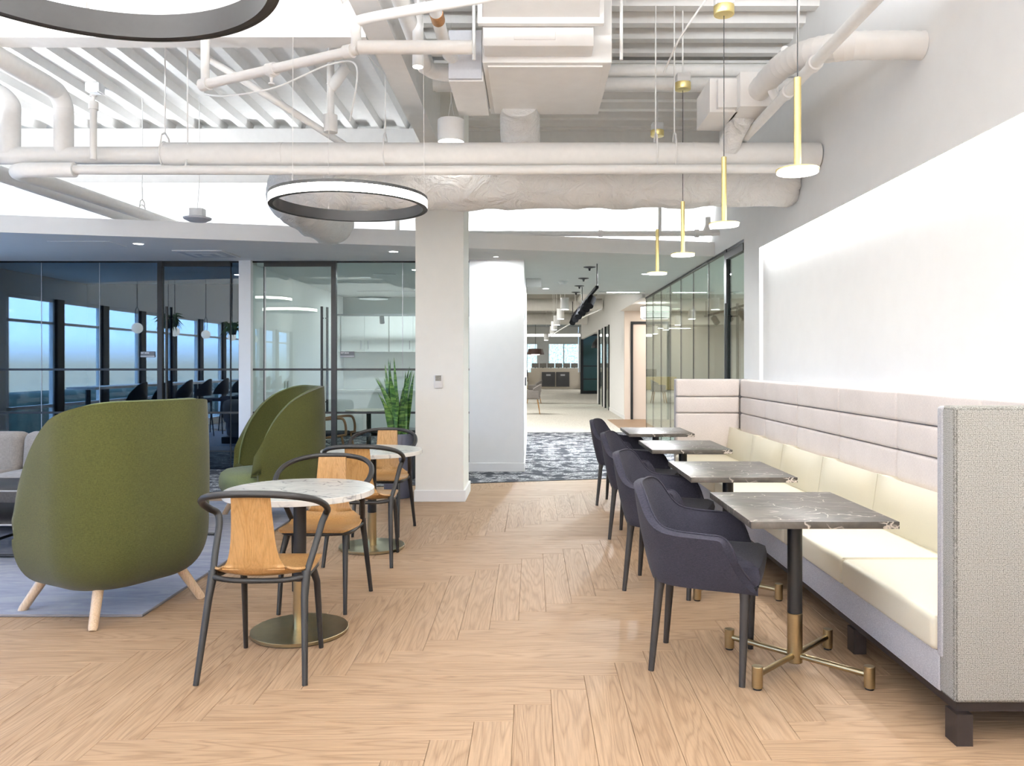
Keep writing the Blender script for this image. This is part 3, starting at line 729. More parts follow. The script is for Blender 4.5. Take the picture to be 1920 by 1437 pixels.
# ================================================================== GREEN LOUNGE CHAIRS
def lounge(label):
    t = thing('lounge_chair', label, 'chair', group='green high-back lounge chairs')
    rear, front, hw, rc = -.40, .20, .40, .27
    def plan(s):                        # rounded U, s -1..1, 0 = rear centre
        a = abs(s); sg = 1 if s >= 0 else -1
        l1 = hw-rc; l2 = rc*PI/2; l3 = (front-rear)-rc; tot = l1+l2+l3; q = a*tot
        if q < l1: return rear, sg*q, a
        if q < l1+l2:
            th = (q-l1)/rc; return rear+rc-rc*math.cos(th), sg*(hw-rc+rc*math.sin(th)), a
        return rear+rc+(q-l1-l2), sg*hw, a
    def zt(a):
        b = max(0, (a-.22)/.78); return .42+.77*max(0, 1-b**2.3)**(1/1.9)
    def f(u, v):
        s = 2*u-1; x, y, a = plan(s); top = zt(a)
        if v < .4:
            ph = v/.4*PI/2; k = .64+.36*math.sin(ph)**.75; z = .228+.22*(1-math.cos(ph))
        else:
            q = (v-.4)/.6; k = 1+.02*math.sin(PI*q)-.02*q; z = .448+(top-.448)*q
        cx = -.02
        return Vector((cx+(x-cx)*k, y*k, z))
    sh = obj('shell', sheet(f, 96, 30, .055), 'green', t, ang=80)
    edge = []
    for i in range(97):
        u = i/96; edge.append(f(u, 1))
    obj('edge_piping', T([p+Vector((0, 0, .001)) for p in edge], .006, 6), 'green2', sh)
    for y in (-.27, .27):
        u = .5+.5*(.32 if y > 0 else -.32)
        obj('back_seam', T([f(u, .42+.58*j/20)+Vector((-.001, 0, 0)) for j in range(21)], .0022, 5), 'green', sh)
    bm = bmesh.new(); lathe(bm, [(0, .20), (.55, .205), (.68, .225), (.72, .26), (.70, .30), (0, .30)], 48, (-.02, 0, 0), .40, .40)
    obj('underside', bm, 'green', t)
    def seat(z0, z1, k, name):
        bm = bmesh.new()
        pts = [(.40, 0), (.385, .16), (.31, .28), (.18, .33), (0, .335), (-.18, .32), (-.30, .22), (-.335, 0)]
        pp = spline([(x, y, 0) for x, y in pts]+[(x, -y, 0) for x, y in pts[-2:0:-1]], 5, True)
        h = z1-z0; lv = [(.86, 0), (.95, .08), (.99, .22), (1, .45), (.99, .65), (.96, .82), (.88, .94), (.7, 1.0), (.3, 1.03)]
        rings = [[bm.verts.new((p.x*q*k, p.y*q*k, z0+h*zz)) for p in pp] for q, zz in lv]
        for a, b in zip(rings, rings[1:]):
            for i in range(len(a)): bm.faces.new((a[i], a[(i+1) % len(a)], b[(i+1) % len(a)], b[i]))
        bm.faces.new(rings[0][::-1]); bm.faces.new(rings[-1])
        return obj(name, bm, 'green2', t, ang=80)
    seat(.25, .455, 1.06, 'seat')
    q = f(.675, .27); tg = obj('label_tab', B(-.004, .006, -.012, .012, -.02, .02), 'black', sh, smooth=False, loc=q+Vector((-.004, .004, 0)), rot=(0, R(-20), R(-40)))
    for sx in (-1, 1):
        for sy in (-1, 1):
            top = Vector((sx*.225, sy*.225, .245)); bot = Vector((sx*.335, sy*.335, 0))
            obj('leg', T([top, top.lerp(bot, .93), bot], [.029, .024, .019], 16), 'ash', t)
        obj('cross_rail', T([(sx*.25, -.25, .212), (sx*.0, 0, .212), (-sx*.25, .25, .212)], .024, 8, flat=(1.1, .7)), 'ash', t)
    return t
gA = lounge('big green high-back lounge chair at the left, seen from behind'); gA.location = (-2.415, 4.595, 0); gA.rotation_euler = (0, 0, math.atan2(.49, -.87))
gB = dup(gA, (-2.38, 7.22, 0), math.atan2(-.52, -.85), 'green high-back lounge chair farther off, its seat in view, beside the white post')

# ================================================================== RUG, SOFA, LOW TABLES
tag(obj('area_rug', B(-6.6, -2.145, 4.375, 8.05, .0, .009, bev=.003, seg=1), 'rug'), 'blue-grey rug with mottled pile under the lounge chairs', 'rug')
obj('rug_binding', T([(-6.58, 4.375, .007), (-2.145, 4.375, .007), (-2.145, 8.05, .007)], .008, 6), plain('grey_binding', (.16, .15, .16), .9), bpy.data.objects['area_rug'])
sf = thing('sofa', 'beige modular sofa at the left edge, behind the low black table', 'sofa', (0, 0, 0))
obj('plinth', B(-5.25, -3.12, 6.55, 7.45, .05, .16), 'black', sf, smooth=False)
mc = mb = None
for i in range(3):
    x = -5.305+.745*i
    if mc is None:
        a = obj('seat_cushion', B(0, .74, 0, .70, 0, .33, bev=.07, seg=6), 'sofa', sf); mc = a.data
        b_ = obj('back_cushion', B(0, .74, 0, .25, 0, .40, bev=.085, seg=6), 'sofa', sf); mb = b_.data
    else: a = link(bpy.data.objects.new('seat_cushion', mc), sf); b_ = link(bpy.data.objects.new('back_cushion', mb), sf)
    a.location = (x, 6.45, .14); b_.location = (x, 7.05, .40); b_.rotation_euler = (R(-6), 0, 0)
def two_tier(label):
    t = thing('coffee_table', label, 'table')
    obj('tabletop', B(-5.3, -3.45, 5.68, 6.3, .478, .492, bev=.003), 'black', t)
    obj('shelf', B(-5.3, -3.25, 5.45, 6.3, .282, .296, bev=.003), 'black', t)
    bm = bmesh.new()
    for x in (-5.28, -3.97, -3.47):
        for y in (5.70, 6.28): tube(bm, [(x, y, .012), (x, y, .478)], .011, 8)
        tube(bm, [(x, 5.70, .09), (x, 6.28, .09)], .011, 8)
    tube(bm, [(-5.28, 5.68, .023), (-3.3, 5.68, .023)], .011, 8)
    obj('tube_frame', bm, 'black', t)
    obj('edge_trim', T([(-5.3, 5.676, .485), (-3.45, 5.676, .485)], .006, 6), plain('pale_edge', (.35, .34, .34), .4), t)  # pale grey lines along the front edges
    obj('edge_trim', T([(-5.3, 5.446, .289), (-3.25, 5.446, .289)], .006, 6), bpy.data.materials['pale_edge'], t)
two_tier('black two-tier low table in front of the beige sofa, at the left edge')
st = thing('side_table', 'small black tube-framed side table between the two green lounge chairs', 'table', (0, 0, 0))
obj('tabletop', B(-3.2, -2.80, 6.05, 6.42, .575, .589, bev=.003), 'black', st)
obj('tube_frame', T([(-3.16, 6.06, .023), (-3.16, 6.06, .567), (-2.785, 6.06, .567), (-2.785, 6.41, .567), (-3.16, 6.41, .567), (-3.16, 6.41, .023)], .012, 10), 'black', st)
for y in (6.06, 6.41): obj('sled_foot', T([(-3.16, y, .023), (-2.56, y, .023)], .011, 8), 'black', st)

# ================================================================== PLANT
pt = thing('snake_plant', 'tall snake plant with banded upright leaves in a slate planter by the column', 'plant', (-1.405, 8.35, 0))
obj('planter', lathe(bmesh.new(), [(0, 0), (.135, 0), (.142, .01), (.175, .66), (.172, .67), (.16, .67), (.155, .63), (0, .63)], 48), 'potm', pt)
obj('soil', lathe(bmesh.new(), [(0, .645), (.08, .648), (.156, .64)], 24), 'soil', pt)
random.seed(11)
for i in range(28):
    a = random.uniform(0, 2*PI); r = random.uniform(.01, .11); Ht = random.uniform(.38, .80) if i > 5 else random.uniform(.68, .84)
    lean = random.uniform(.04, .20) if i > 5 else random.uniform(.0, .10); la = a+random.uniform(-.5, .5); tw = random.uniform(0, PI); wd = random.uniform(.022, .033)
    base = Vector((r*math.cos(a), r*math.sin(a), .635))
    if i % 6 == 5: la = PI+.3; lean = .22; Ht = .62
    if base.x+lean*math.cos(la) > .17 : lean *= .4
    def lf(u, v, base=base, Ht=Ht, lean=lean, la=la, tw=tw, wd=wd):
        s = 2*u-1; wv = wd*(.55+.6*math.sin(PI*min(1, v*1.05+.12))**.7)*(1-v**5)**.8 if v < 1 else 0
        ang = tw+v*1.1; c = base+Vector((lean*math.cos(la)*v**1.8, lean*math.sin(la)*v**1.8, Ht*v))
        return c+Vector((math.cos(ang)*s*wv, math.sin(ang)*s*wv, 0))+Vector((-math.sin(ang), math.cos(ang), 0))*(.012*(1-s*s)*(1-v))
    obj('leaf', sheet(lf, 4, 14, .003), 'leaf', pt, ang=80)

# ================================================================== RING LAMPS, PENDANTS
def ring_lamp(label):
    t = thing('ring_lamp', label, 'lamp', group='large dark ring lamps hanging from the deck')
    R0, h = .50, .072; n = 128
    def tor(ri, ro, z0, z1):
        bm = bmesh.new(); rs = []
        for k in range(n):
            c, s = math.cos(2*PI*k/n), math.sin(2*PI*k/n)
            rs.append([bm.verts.new((r*c, r*s, z)) for r, z in ((ri, z0), (ro, z0), (ro, z1), (ri, z1))])
        for k in range(n):
            a, b = rs[k], rs[(k+1) % n]
            for j in range(4): bm.faces.new((a[j], a[(j+1) % 4], b[(j+1) % 4], b[j]))
        return bm
    obj('ring_body', tor(R0-.03, R0-.006, 0, h), 'ringdark', t); 
    obj('rim', tor(R0-.010, R0, h-.018, h+.001), 'ringdark', t); obj('rim', tor(R0-.010, R0, -.001, .003), 'ringdark', t)
    obj('diffuser', tor(R0-.006, R0-.001, .003, h-.018), 'ringglow', t)
    for k in range(3):
        a = R(95+120*k); x, y = (R0-.018)*math.cos(a), (R0-.018)*math.sin(a)
        w_ = obj('suspension_wire', T([(x, y, h), (x*.98, y*.98, 1.86)], .0016, 6), 'galv', t)
        obj('wire_grip', cyl(bmesh.new(), x, y, h, h+.02, .005, seg=10), 'galv', w_)
    return t
r1 = ring_lamp('dark ring lamp with glowing outer face, whole in view above the round tables'); r1.location = (-1.175, 5.12, 2.40); r1.rotation_euler = (0, 0, R(25))
dup(r1, (-1.15, 1.985, 2.40), R(20), 'dark ring lamp cut off by the top left edge of the view')

dup(r1, (-4.62, 5.7, 2.40), R(40), 'dark ring lamp over the lounge, seen as a reflection in the right glass wall')
dup(r1, (-5.5, 4.4, 2.72), R(10), 'dark ring lamp beyond the lounge, seen as the left of two reflections in the glass')

def pendant(label):
    t = thing('pendant_lamp', label, 'lamp', group='slim gold pendant lamps over the square tables')
    obj('disc', lathe(bmesh.new(), [(0, .010), (.085, .008), (.0965, .012), (.0965, .018), (.03, .022), (0, .022)], 56), 'pbrass', t)
    obj('diffuser', cyl(bmesh.new(), 0, 0, 0, .010, .092, seg=56), 'lampwhite', t)
    obj('stem', cyl(bmesh.new(), 0, 0, .02, .44, .0165, seg=28, bev=.001), 'pbrass', t)
    obj('cable', T([(0, 0, .44), (0, 0, 1.34)], .0026, 8), 'black', t)
    obj('canopy', lathe(bmesh.new(), [(0, 1.34), (.062, 1.345), (.065, 1.35), (.065, 1.40), (0, 1.40)], 36), 'pbrass', t)
    obj('junction_box', B(-.055, .055, -.055, .055, 1.40, 1.47, bev=.008), 'whiteplastic', t)
    obj('drop_rod', T([(0, 0, 1.47), (0, 0, 2.0)], .006, 6), 'pipe', t)
    area((0, 0, -.006), DOWN, .14, .14, 5, WARM, t)
    return t
p0 = pendant('gold stem pendant lamp nearest the camera, highest in view'); p0.location = (1.224, 3.66, 2.272)
for (y, lb) in ((5.06, 'second gold stem pendant lamp from the camera'), (6.44, 'third gold stem pendant lamp from the camera'), (7.75, 'farthest and lowest-looking gold stem pendant lamp')):
    q = dup(p0, (1.224, y, 2.272), 0, lb)
# white drum pendant
dp = thing('drum_pendant', 'white cylinder pendant lamp hanging beside the air unit', 'lamp', (-.66, 6.5, 3.21))
obj('drum_shade', lathe(bmesh.new(), [(0, .18), (.107, .18), (.109, .175), (.109, 0), (.103, 0), (.103, .01), (0, .012)], 48), 'whiteplastic', dp)
obj('lens', cyl(bmesh.new(), 0, 0, .004, .010, .10, seg=40), 'down', dp)
obj('suspension_wire', T([(.03, 0, .18), (0, 0, .34), (0, 0, 1.04)], .002, 6), 'pipe', dp); obj('suspension_wire', T([(-.03, 0, .18), (0, 0, .34)], .002, 6), 'pipe', dp)
dw2 = thing('cylinder_downlight', 'white cylinder spotlight under the boxed beam at the top', 'lamp', (-.745, 5.2, 3.34))
obj('body', cyl(bmesh.new(), 0, 0, 0, .35, .036, seg=32), 'whiteplastic', dw2); obj('lens', cyl(bmesh.new(), 0, 0, -.004, .001, .032, seg=32), 'lampwhite', dw2); obj('rod', T([(0, 0, .35), (0, 0, .9)], .008, 6), 'pipe', dw2)

# ================================================================== CEILING SERVICES
def ring(p, ax, r, t=.006, wdt=.02):
    return None
fd = thing('wrapped_duct', 'fat wrinkled white duct wrapped in foil, below the thick pipe, elbow at left', 'duct', (0, 0, 0))
pts = [(2.29, 6.98, 3.02), (1.4, 6.97, 3.01), (.4, 6.95, 3.0), (-.6, 6.95, 2.99), (-1.45, 6.97, 2.98), (-1.82, 7.0, 2.98), (-2.08, 7.14, 2.975), (-2.20, 7.42, 2.97), (-2.20, 7.9, 2.96), (-2.18, 8.62, 2.95)]
sp_ = spline(pts, 10); random.seed(3); bm = tube(bmesh.new(), sp_, [.235+.03*min(1, i/len(sp_))+.009*math.sin(i*1.3)+random.uniform(-.006, .006) for i in range(len(sp_))], 40)
for v in bm.verts: v.co += Vector((random.uniform(-1, 1), random.uniform(-1, 1), random.uniform(-1, 1)))*.007
obj('wrap', bm, 'foil', fd, ang=180)
obj('end_collar', T([(-2.14, 8.60, 2.95), (-2.14, 8.72, 2.95)], .10, 24), 'galv', fd)
def pipe(name, label, cat, pts, r, n=6, mat='pipe', extra=None, closed=False):
    t = obj(name, T(spline(pts, n) if n > 1 else pts, r, 24), mat, ang=60); tag(t, label, cat); return t
tp = pipe('insulated_pipe', 'thick white insulated pipe running level across the whole view', 'pipe', [(-2.92, 6.35, 3.062), (2.29, 6.35, 3.062)], .10, 1)
for x, w_ in ((-2.0, .012), (-.1, .012), (.72, .012), (1.3, .012)): obj('clamp_band', T([(x-.02, 6.35, 3.062), (x+.02, 6.35, 3.062)], .103, 28), 'pipe', tp)
pipe('bare_pipe', 'white pipe continuing the thick insulated pipe to the left edge', 'pipe', [(-7.4, 6.35, 3.055), (-2.92, 6.35, 3.062)], .069, 1)
lp = pipe('lower_pipe', 'thin white pipe hung just below the thick level pipe', 'pipe', [(-3.7, 6.26, 2.925), (-1.0, 6.26, 2.92), (2.05, 6.26, 2.935)], .036, 1)
obj('end_cap', T([(2.02, 6.26, 2.935), (2.07, 6.26, 2.935)], .04, 20), 'pipe', lp)
pipe('diagonal_pipe', 'leftmost white pipe running back onto the soffit ledge', 'pipe', [(-4.5, 6.35, 3.0), (-4.5, 9.6, 3.04)], .068, 1)
dg2 = pipe('diagonal_pipe', 'white pipe running back to the soffit ledge, right of its twin', 'pipe', [(-3.6, 6.26, 2.925), (-3.85, 6.26, 2.925), (-4.02, 6.29, 2.93), (-4.13, 6.38, 2.94), (-4.18, 6.55, 2.95), (-4.19, 7.2, 2.98), (-4.19, 9.5, 3.03)], .058)
# riser pipes with elbows at left
pipe('riser_pipe', 'white upright pipe with elbow, second from the left edge', 'pipe', [(-3.74, 6.35, 3.07), (-3.74, 6.35, 3.38), (-3.74, 6.34, 3.46), (-3.74, 6.27, 3.53), (-3.74, 6.15, 3.55), (-3.74, 5.6, 3.55), (-3.74, 2, 3.55)], .072)
pipe('riser_pipe', 'white upright pipe with elbow at the left edge', 'pipe', [(-4.17, 6.35, 3.07), (-4.17, 6.35, 3.38), (-4.17, 6.34, 3.47), (-4.25, 6.33, 3.55), (-4.4, 6.33, 3.56), (-6, 6.33, 3.56)], .076)
# hangers on the pipe
def hanger(label, x, y, z, r, top, group=None):
    t = thing('pipe_hanger', label, 'bracket', (x, y, z), 0, group)
    obj('clevis', T([(0, r*1.06*math.cos(a), r*1.06*math.sin(a)) for a in [R(90+d) for d in range(0, 361, 20)]], .007, 6, flat=(1, 1)), 'pipe', t)
    obj('yoke', T([(0, -r*.95, r*.3), (0, -r*.6, r*1.5), (0, 0, r*1.8), (0, r*.6, r*1.5), (0, r*.95, r*.3)], .007, 6), 'pipe', t)
    obj('threaded_rod', T([(0, 0, r*1.75), (0, 0, top-z)], .006, 6), 'pipe', t)
hanger('hanger and rod on the thick pipe where its insulation starts', -2.93, 6.35, 3.062, .10, DECK)
hanger('hanger and rod of the thin lower pipe near the insulation start', -2.72, 6.28, 2.94, .04, DECK)
hanger('hanger and rod holding the diagonal twin pipes above the ledge', -4.19, 8.55, 3.03, .075, DECK)
hanger('short hanger on the thick pipe above the ring lamp', -1.17, 6.35, 3.062, .10, DECK)
hanger('tall hanger plate on the thick pipe in the right bay', .99, 6.35, 3.062, .10, DECK)
hanger('hanger on the thick pipe just right of the air unit', 1.14, 6.35, 3.062, .10, DECK)
# sprinkler piping
s1 = pipe('sprinkler_pipe', 'white sprinkler pipe sloping across the upper left, with elbow at its right end', 'pipe', [(-2.19, 5.33, 3.27), (-1.16, 4.87, 3.3), (-1.08, 4.83, 3.31), (-1.065, 4.82, 3.36), (-1.065, 4.82, 3.44), (-1.0, 4.79, 3.475), (-.3, 4.52, 3.475), (.6, 4.17, 3.475)], .031, 8)
for p, q in (((-1.14, 4.86, 3.3), (-1.09, 4.835, 3.3)), ((-1.70, 5.12, 3.286), (-1.64, 5.09, 3.287)), ((-2.16, 5.315, 3.271), (-2.22, 5.345, 3.269))): obj('coupling', T([p, q], .042, 20), 'pipe', s1)
obj('sprinkler_head', lathe(bmesh.new(), [(0, -.075), (.02, -.075), (.02, -.065), (.008, -.06), (.012, -.03), (.025, -.02), (0, 0)], 16, (-1.67, 5.10, 3.262)), 'pipe', s1)
obj('riser', T([(-2.19, 5.33, 3.27), (-2.19, 5.33, DECK)], .028, 16), 'pipe', s1)
pipe('level_pipe', 'straight white pipe from the sprinkler elbow to the air unit', 'pipe', [(-1.05, 4.82, 3.315), (-.36, 4.82, 3.315)], .041, 1)
s2 = pipe('sprinkler_pipe', 'long white sprinkler pipe running towards us at upper right', 'pipe', [(1.70, 1.0, 3.2), (1.70, 6.84, 3.2)], .035, 1)
for y in (4.75, 5.25, 6.8): obj('coupling', T([(1.70, y, 3.2), (1.70, y+.06, 3.2)], .046, 20), 'pipe', s2)
obj('branch', T(spline([(1.70, 5.5, 3.22), (1.66, 5.5, 3.30), (1.66, 5.45, 3.42), (1.66, 5.2, 3.45)], 5), .03, 14), 'pipe', s2)
obj('branch', T([(1.70, 6.82, 3.2), (1.70, 6.82, 3.0)], .03, 14), 'pipe', s2)
s3 = pipe('sprinkler_pipe', 'thin white sprinkler pipe in front of the bright ledge, right of the column', 'pipe', [(-1.9, 9.75, 3.0), (1.98, 9.75, 3.0), (2.12, 9.75, 3.03), (2.16, 9.75, 3.1), (2.16, 9.75, 3.2)], .034)
for x in (-1.75, .82, 1.52, 2.0): obj('coupling', T([(x, 9.75, 3.0), (x+.05, 9.75, 3.0)], .048, 20), 'pipe', s3)
obj('riser', T([(-1.65, 9.75, 3.0), (-1.65, 9.75, 3.5)], .03, 14), 'pipe', s3); obj('riser', T([(1.55, 9.62, 3.0), (1.55, 9.62, 3.6)], .022, 14), 'pipe', s3)
# two elbowed pipes beside beam
pa = pipe('chilled_pipe', 'white elbowed pipe right of the boxed beam, wider of the two', 'pipe', [(-.80, 3.6, 3.62), (-.80, 5.7, 3.62), (-.79, 5.95, 3.62), (-.70, 6.08, 3.62), (-.5, 6.1, 3.62), (-.36, 6.1, 3.62)], .056)
for z, q in ((3.81, 'lower'), (3.93, 'upper')): pipe('cross_pipe', '%s of two white pipes crossing the right bay behind the air unit' % q, 'pipe', [(-.85, 6.86, z), (2.29, 6.86, z)], .054, 1)
pb = pipe('chilled_pipe', 'slimmer white elbowed pipe nearer the air unit', 'pipe', [(-.60, 3.6, 3.60), (-.60, 5.4, 3.60), (-.58, 5.7, 3.60), (-.50, 5.8, 3.60), (-.35, 5.82, 3.60)], .042)
obj('copper_joint', T([(-.60, 4.98, 3.60), (-.60, 5.10, 3.60)], .044, 18), 'copper', pb)
for (p_, x, z, r_) in ((pa, -.80, 3.62, .075), (pb, -.60, 3.60, .06)):
    obj('valve_body', T([(x, 4.22, z), (x, 4.34, z)], r_, 24), 'pipe', p_)
    obj('valve_label', lathe(bmesh.new(), [(0, 0), (r_*.72, 0), (r_*.72, .006), (0, .006)], 28, (x, 4.28, z-r_-.004)), 'valve', p_)
# air handling unit
ah = thing('air_handling_unit', 'large white boxed air unit hanging from the ceiling centre', 'air unit', (0, 0, 0))
obj('cabinet', B(-.345, .56, 5.55, 6.70, 3.50, 4.05, bev=.004), 'galv', ah, smooth=False)
obj('access_panel', B(-.31, .50, 5.60, 6.66, 3.488, 3.502, bev=.002), 'galv', ah, smooth=False)
obj('filter_frame', B(-.33, .42, 5.36, 5.55, 3.54, 3.76, bev=.01), 'galv', ah)
obj('handle_plate', B(-.12, .16, 5.35, 5.362, 3.58, 3.64, bev=.004), 'galv', ah, smooth=False)
obj('flange', B(-.36, .48, 5.28, 5.33, 3.66, 3.95, bev=.003), 'galv', ah, smooth=False)
bm = bmesh.new(); a = [(-.33, 5.28, 3.70), (.45, 5.28, 3.70), (.45, 5.28, 4.1), (-.33, 5.28, 4.1)]; b = [(-.20, 4.1, 3.72), (.36, 4.1, 3.72), (.36, 4.1, 4.1), (-.20, 4.1, 4.1)]
va = [bm.verts.new(p) for p in a]; vb = [bm.verts.new(p) for p in b]
bm.faces.new(va); bm.faces.new(vb[::-1])
for i in range(4): bm.faces.new((va[i], vb[i], vb[(i+1) % 4], va[(i+1) % 4]))
obj('intake_duct', bm, 'galv', ah, smooth=False)
obj('control_box', B(-.60, -.35, 5.75, 6.55, 3.44, 3.70, bev=.004), 'galv', ah, smooth=False)
obj('control_cover', B(-.60, -.36, 5.72, 5.75, 3.45, 3.80, bev=.003), 'grille', ah, smooth=False)
for x in (-.40, .62): obj('hanging_rod', T([(x, 5.5, 3.5), (x, 5.5, DECK)], .012, 8), 'pipe', ah)
obj('outlet_elbow', T(spline([(-.10, 6.55, 3.58), (-.10, 6.70, 3.52), (-.10, 6.82, 3.40), (-.09, 6.88, 3.2)], 8), [.17]*25, 32), 'foil', ah)
# VAV boxes and spiral duct
vb = thing('vent_box', 'white sheet metal duct box at upper right, left of the bigger one', 'duct box', (0, 0, 0))
obj('casing', B(1.31, 1.52, 5.85, 6.31, 3.25, 3.50, bev=.003), 'galv', vb, smooth=False); obj('casing_neck', B(1.36, 1.5, 5.80, 5.85, 3.27, 3.48), 'galv', vb, smooth=False)
sd = thing('spiral_duct', 'ribbed round duct curving out of the right wall into a metal box', 'duct', (0, 0, 0))
obj('box_plenum', B(1.50, 1.78, 5.72, 6.1, 3.25, 3.50, bev=.003), 'galv', sd, smooth=False)
dpts = [(1.64, 5.74, 3.37), (1.64, 5.35, 3.36), (1.66, 5.1, 3.34), (1.72, 4.88, 3.31), (1.84, 4.74, 3.285), (2.0, 4.69, 3.275), (2.30, 4.68, 3.27)]
dsp = spline(dpts, 10); bm = tube(bmesh.new(), dsp, [.080 if i % 3 else .0835 for i in range(len(dsp))], 32); obj('duct_tube', bm, 'galv', sd, ang=15)
obj('drop_duct', T(spline([(1.60, 6.0, 3.27), (1.58, 6.2, 3.2), (1.56, 6.3, 3.1)], 5), .085, 20), 'foil', sd)
# wires and small cables
random.seed(5)
for i, (pts, lb) in enumerate((
    ([(-2.55, 6.2, 3.5), (-2.3, 6.0, 3.42), (-1.9, 5.9, 3.45), (-1.5, 5.9, 3.62), (-1.3, 5.9, 3.6), (-1.35, 5.9, 3.2)], 'white looped cable swinging below the ribbed deck'),
    ([(-1.25, 4.6, 4.1), (-1.3, 5.3, 3.9), (-1.25, 6.0, 3.75), (-1.2, 7.5, 3.95)], 'white cable draped along the boxed beam'),
    ([(1.35, 4.6, 4.1), (1.2, 5.0, 3.85), (1.05, 5.6, 3.7), (1.0, 6.0, 3.6)], 'pale cable hanging in the right bay beside the hanger'),
    ([(1.9, 4.7, 3.95), (1.72, 4.8, 3.9), (1.66, 4.9, 3.7), (1.67, 5.0, 3.42)], 'white cable dropping to the ribbed round duct'))):
    tag(obj('cable', T(spline(pts, 8), .007, 6), 'pipe'), lb, 'cable')
sc1 = thing('branch_pipe', 'white angled branch pipe with couplings above the ring lamp', 'pipe', (0, 0, 0))
obj('pipe_run', T([(-2.75, 5.7, 3.86), (-1.45, 6.6, 3.15)], .028, 14), 'pipe', sc1)
obj('riser', T([(-1.62, 6.4, 3.28), (-1.62, 6.4, DECK)], .03, 14), 'pipe', sc1)
obj('fitting', T(spline([(-1.62, 6.4, 3.62), (-1.57, 6.4, 3.68), (-1.5, 6.4, 3.78)], 4), .045, 14), 'pipe', sc1)
obj('fitting', T([(-1.62, 6.4, 3.26), (-1.62, 6.4, 3.40)], .055, 16), 'pipe', sc1)
tp2 = thing('sprinkler_drop', 'upright white sprinkler stub with metal tip at upper left', 'sprinkler', (-3.42, 6.2, 0))
obj('stub', T([(0, 0, 2.99), (0, 0, 3.42)], .026, 14), 'pipe', tp2); obj('cap', T([(0, 0, 3.38), (0, 0, 3.44)], .036, 14), 'pipe', tp2); obj('head', lathe(bmesh.new(), [(0, 3.44), (.012, 3.44), (.012, 3.48), (.03, 3.49), (0, 3.495)], 14), 'galv', tp2)
wf = thing('wireless_unit', 'white flat ceiling speaker unit hanging in front of the bright ledge', 'device', (-3.45, 8.2, 2.86))
obj('body', lathe(bmesh.new(), [(0, 0), (.09, .008), (.135, .03), (.14, .045), (.08, .06), (0, .06)], 36), 'grille', wf); obj('mount_box', B(-.07, .07, -.05, .05, .06, .14, bev=.006), 'whiteplastic', wf)
obj('wire', T([(0, 0, .14), (.02, 0, .4), (.02, 0, 1.3)], .004, 6), 'pipe', wf)
em = thing('sensor_box', 'small white box with metal grille fixed under the deck, upper left', 'device', (-4.45, 8.1, 4.16))
obj('box', B(-.07, .07, -.06, .06, 0, .09, bev=.006), 'whiteplastic', em); obj('grille_face', B(-.05, .05, -.05, .04, -.006, .001), 'grille', em, smooth=False)

# ---- soffit fittings
def downlight(x, y, label, z=SOF, p=6, r=.055):
    t = thing('downlight', label, 'light', (x, y, z), 0, 'recessed round downlights')
    obj('trim_ring', lathe(bmesh.new(), [(r, -.004), (r+.018, -.003), (r+.018, .0), (r, 0)], 32), 'whiteplastic', t); obj('lens', cyl(bmesh.new(), 0, 0, -.003, -.0005, r, seg=28), 'down', t)
    if p: area((0, 0, -.01), DOWN, .09, .09, p, NEUT, t)
downlight(-4.42, 8.93, 'recessed downlight at the left end of the white soffit'); downlight(-1.66, 9.55, 'recessed downlight in the soffit just left of the column', p=14)
sk = thing('ceiling_speaker', 'flush white round speaker in the soffit right of the column', 'speaker', (-.50, 9.62, SOF)); obj('grille', lathe(bmesh.new(), [(0, -.008), (.075, -.006), (.085, 0), (0, 0)], 32), 'whiteplastic', sk)
downlight(-.45, 10.0, 'added downlight brightening the white wall block right of the column', p=8, r=.03)  # this fitting is added to brighten the wall block
dl = thing('air_diffuser', 'square air diffuser in the left soffit above the glass door', 'vent', (-3.97, 9.72, SOF))
obj('frame', B(-.30, .30, -.30, .30, -.012, 0, bev=.003), 'whiteplastic', dl, smooth=False)
for k, s in enumerate((.26, .19, .12, .05)): obj('louvre', B(-s, s, -s, s, -.016-.003*k, -.012-.003*k), 'grille' if k % 2 == 0 else 'whiteplastic', dl, smooth=False)
hp = thing('access_hatch', 'flush white access hatch in the left soffit', 'hatch', (-5.0, 8.95, SOF)); obj('door_plate', B(-.34, .34, -.2, .2, -.004, 0), 'soffit', hp, smooth=False)
sd1 = thing('smoke_detector', 'small white round smoke detector on the corridor ceiling', 'detector', (.51, 12.95, SOF)); obj('dome', lathe(bmesh.new(), [(0, -.06), (.05, -.055), (.075, -.02), (.075, 0), (0, 0)], 28), 'whiteplastic', sd1)
ex = thing('emergency_light', 'white emergency light box on the corridor ceiling at left', 'light', (.05, 12.6, SOF)); obj('body', B(-.14, .10, -.05, .05, -.13, 0, bev=.01), 'whiteplastic', ex)
ld = thing('linear_diffuser', 'white slot diffuser across the corridor ceiling', 'vent', (1.7, 14.8, SOF)); obj('frame', B(-.45, .4, -.09, .09, -.015, 0), 'whiteplastic', ld, smooth=False); obj('slot', B(-.3, .3, -.04, .04, -.02, -.015), 'down', ld, smooth=False)
for k, (x, y, lb) in enumerate(((.805, 11.07, 'nearest'), (.815, 12.5, 'second'), (.82, 13.7, 'third'), (.83, 14.9, 'farthest'))):
    t = thing('ceiling_spike', '%s of four black conical fittings on the corridor ceiling' % lb, 'fitting', (x, y, SOF), 0, 'black ceiling fittings of the corridor')
    obj('cone', lathe(bmesh.new(), [(0, -.055), (.012, -.05), (.018, -.02), (.085, -.006), (.085, 0), (0, 0)], 24), 'black', t)
tk = thing('track_light', 'black track with six spotlights hanging in the corridor', 'lamp', (.88, 10.7, 0))
obj('track', B(-.02, .02, 0, 6.5, 2.42, 2.455), 'matteblack', tk, smooth=False)
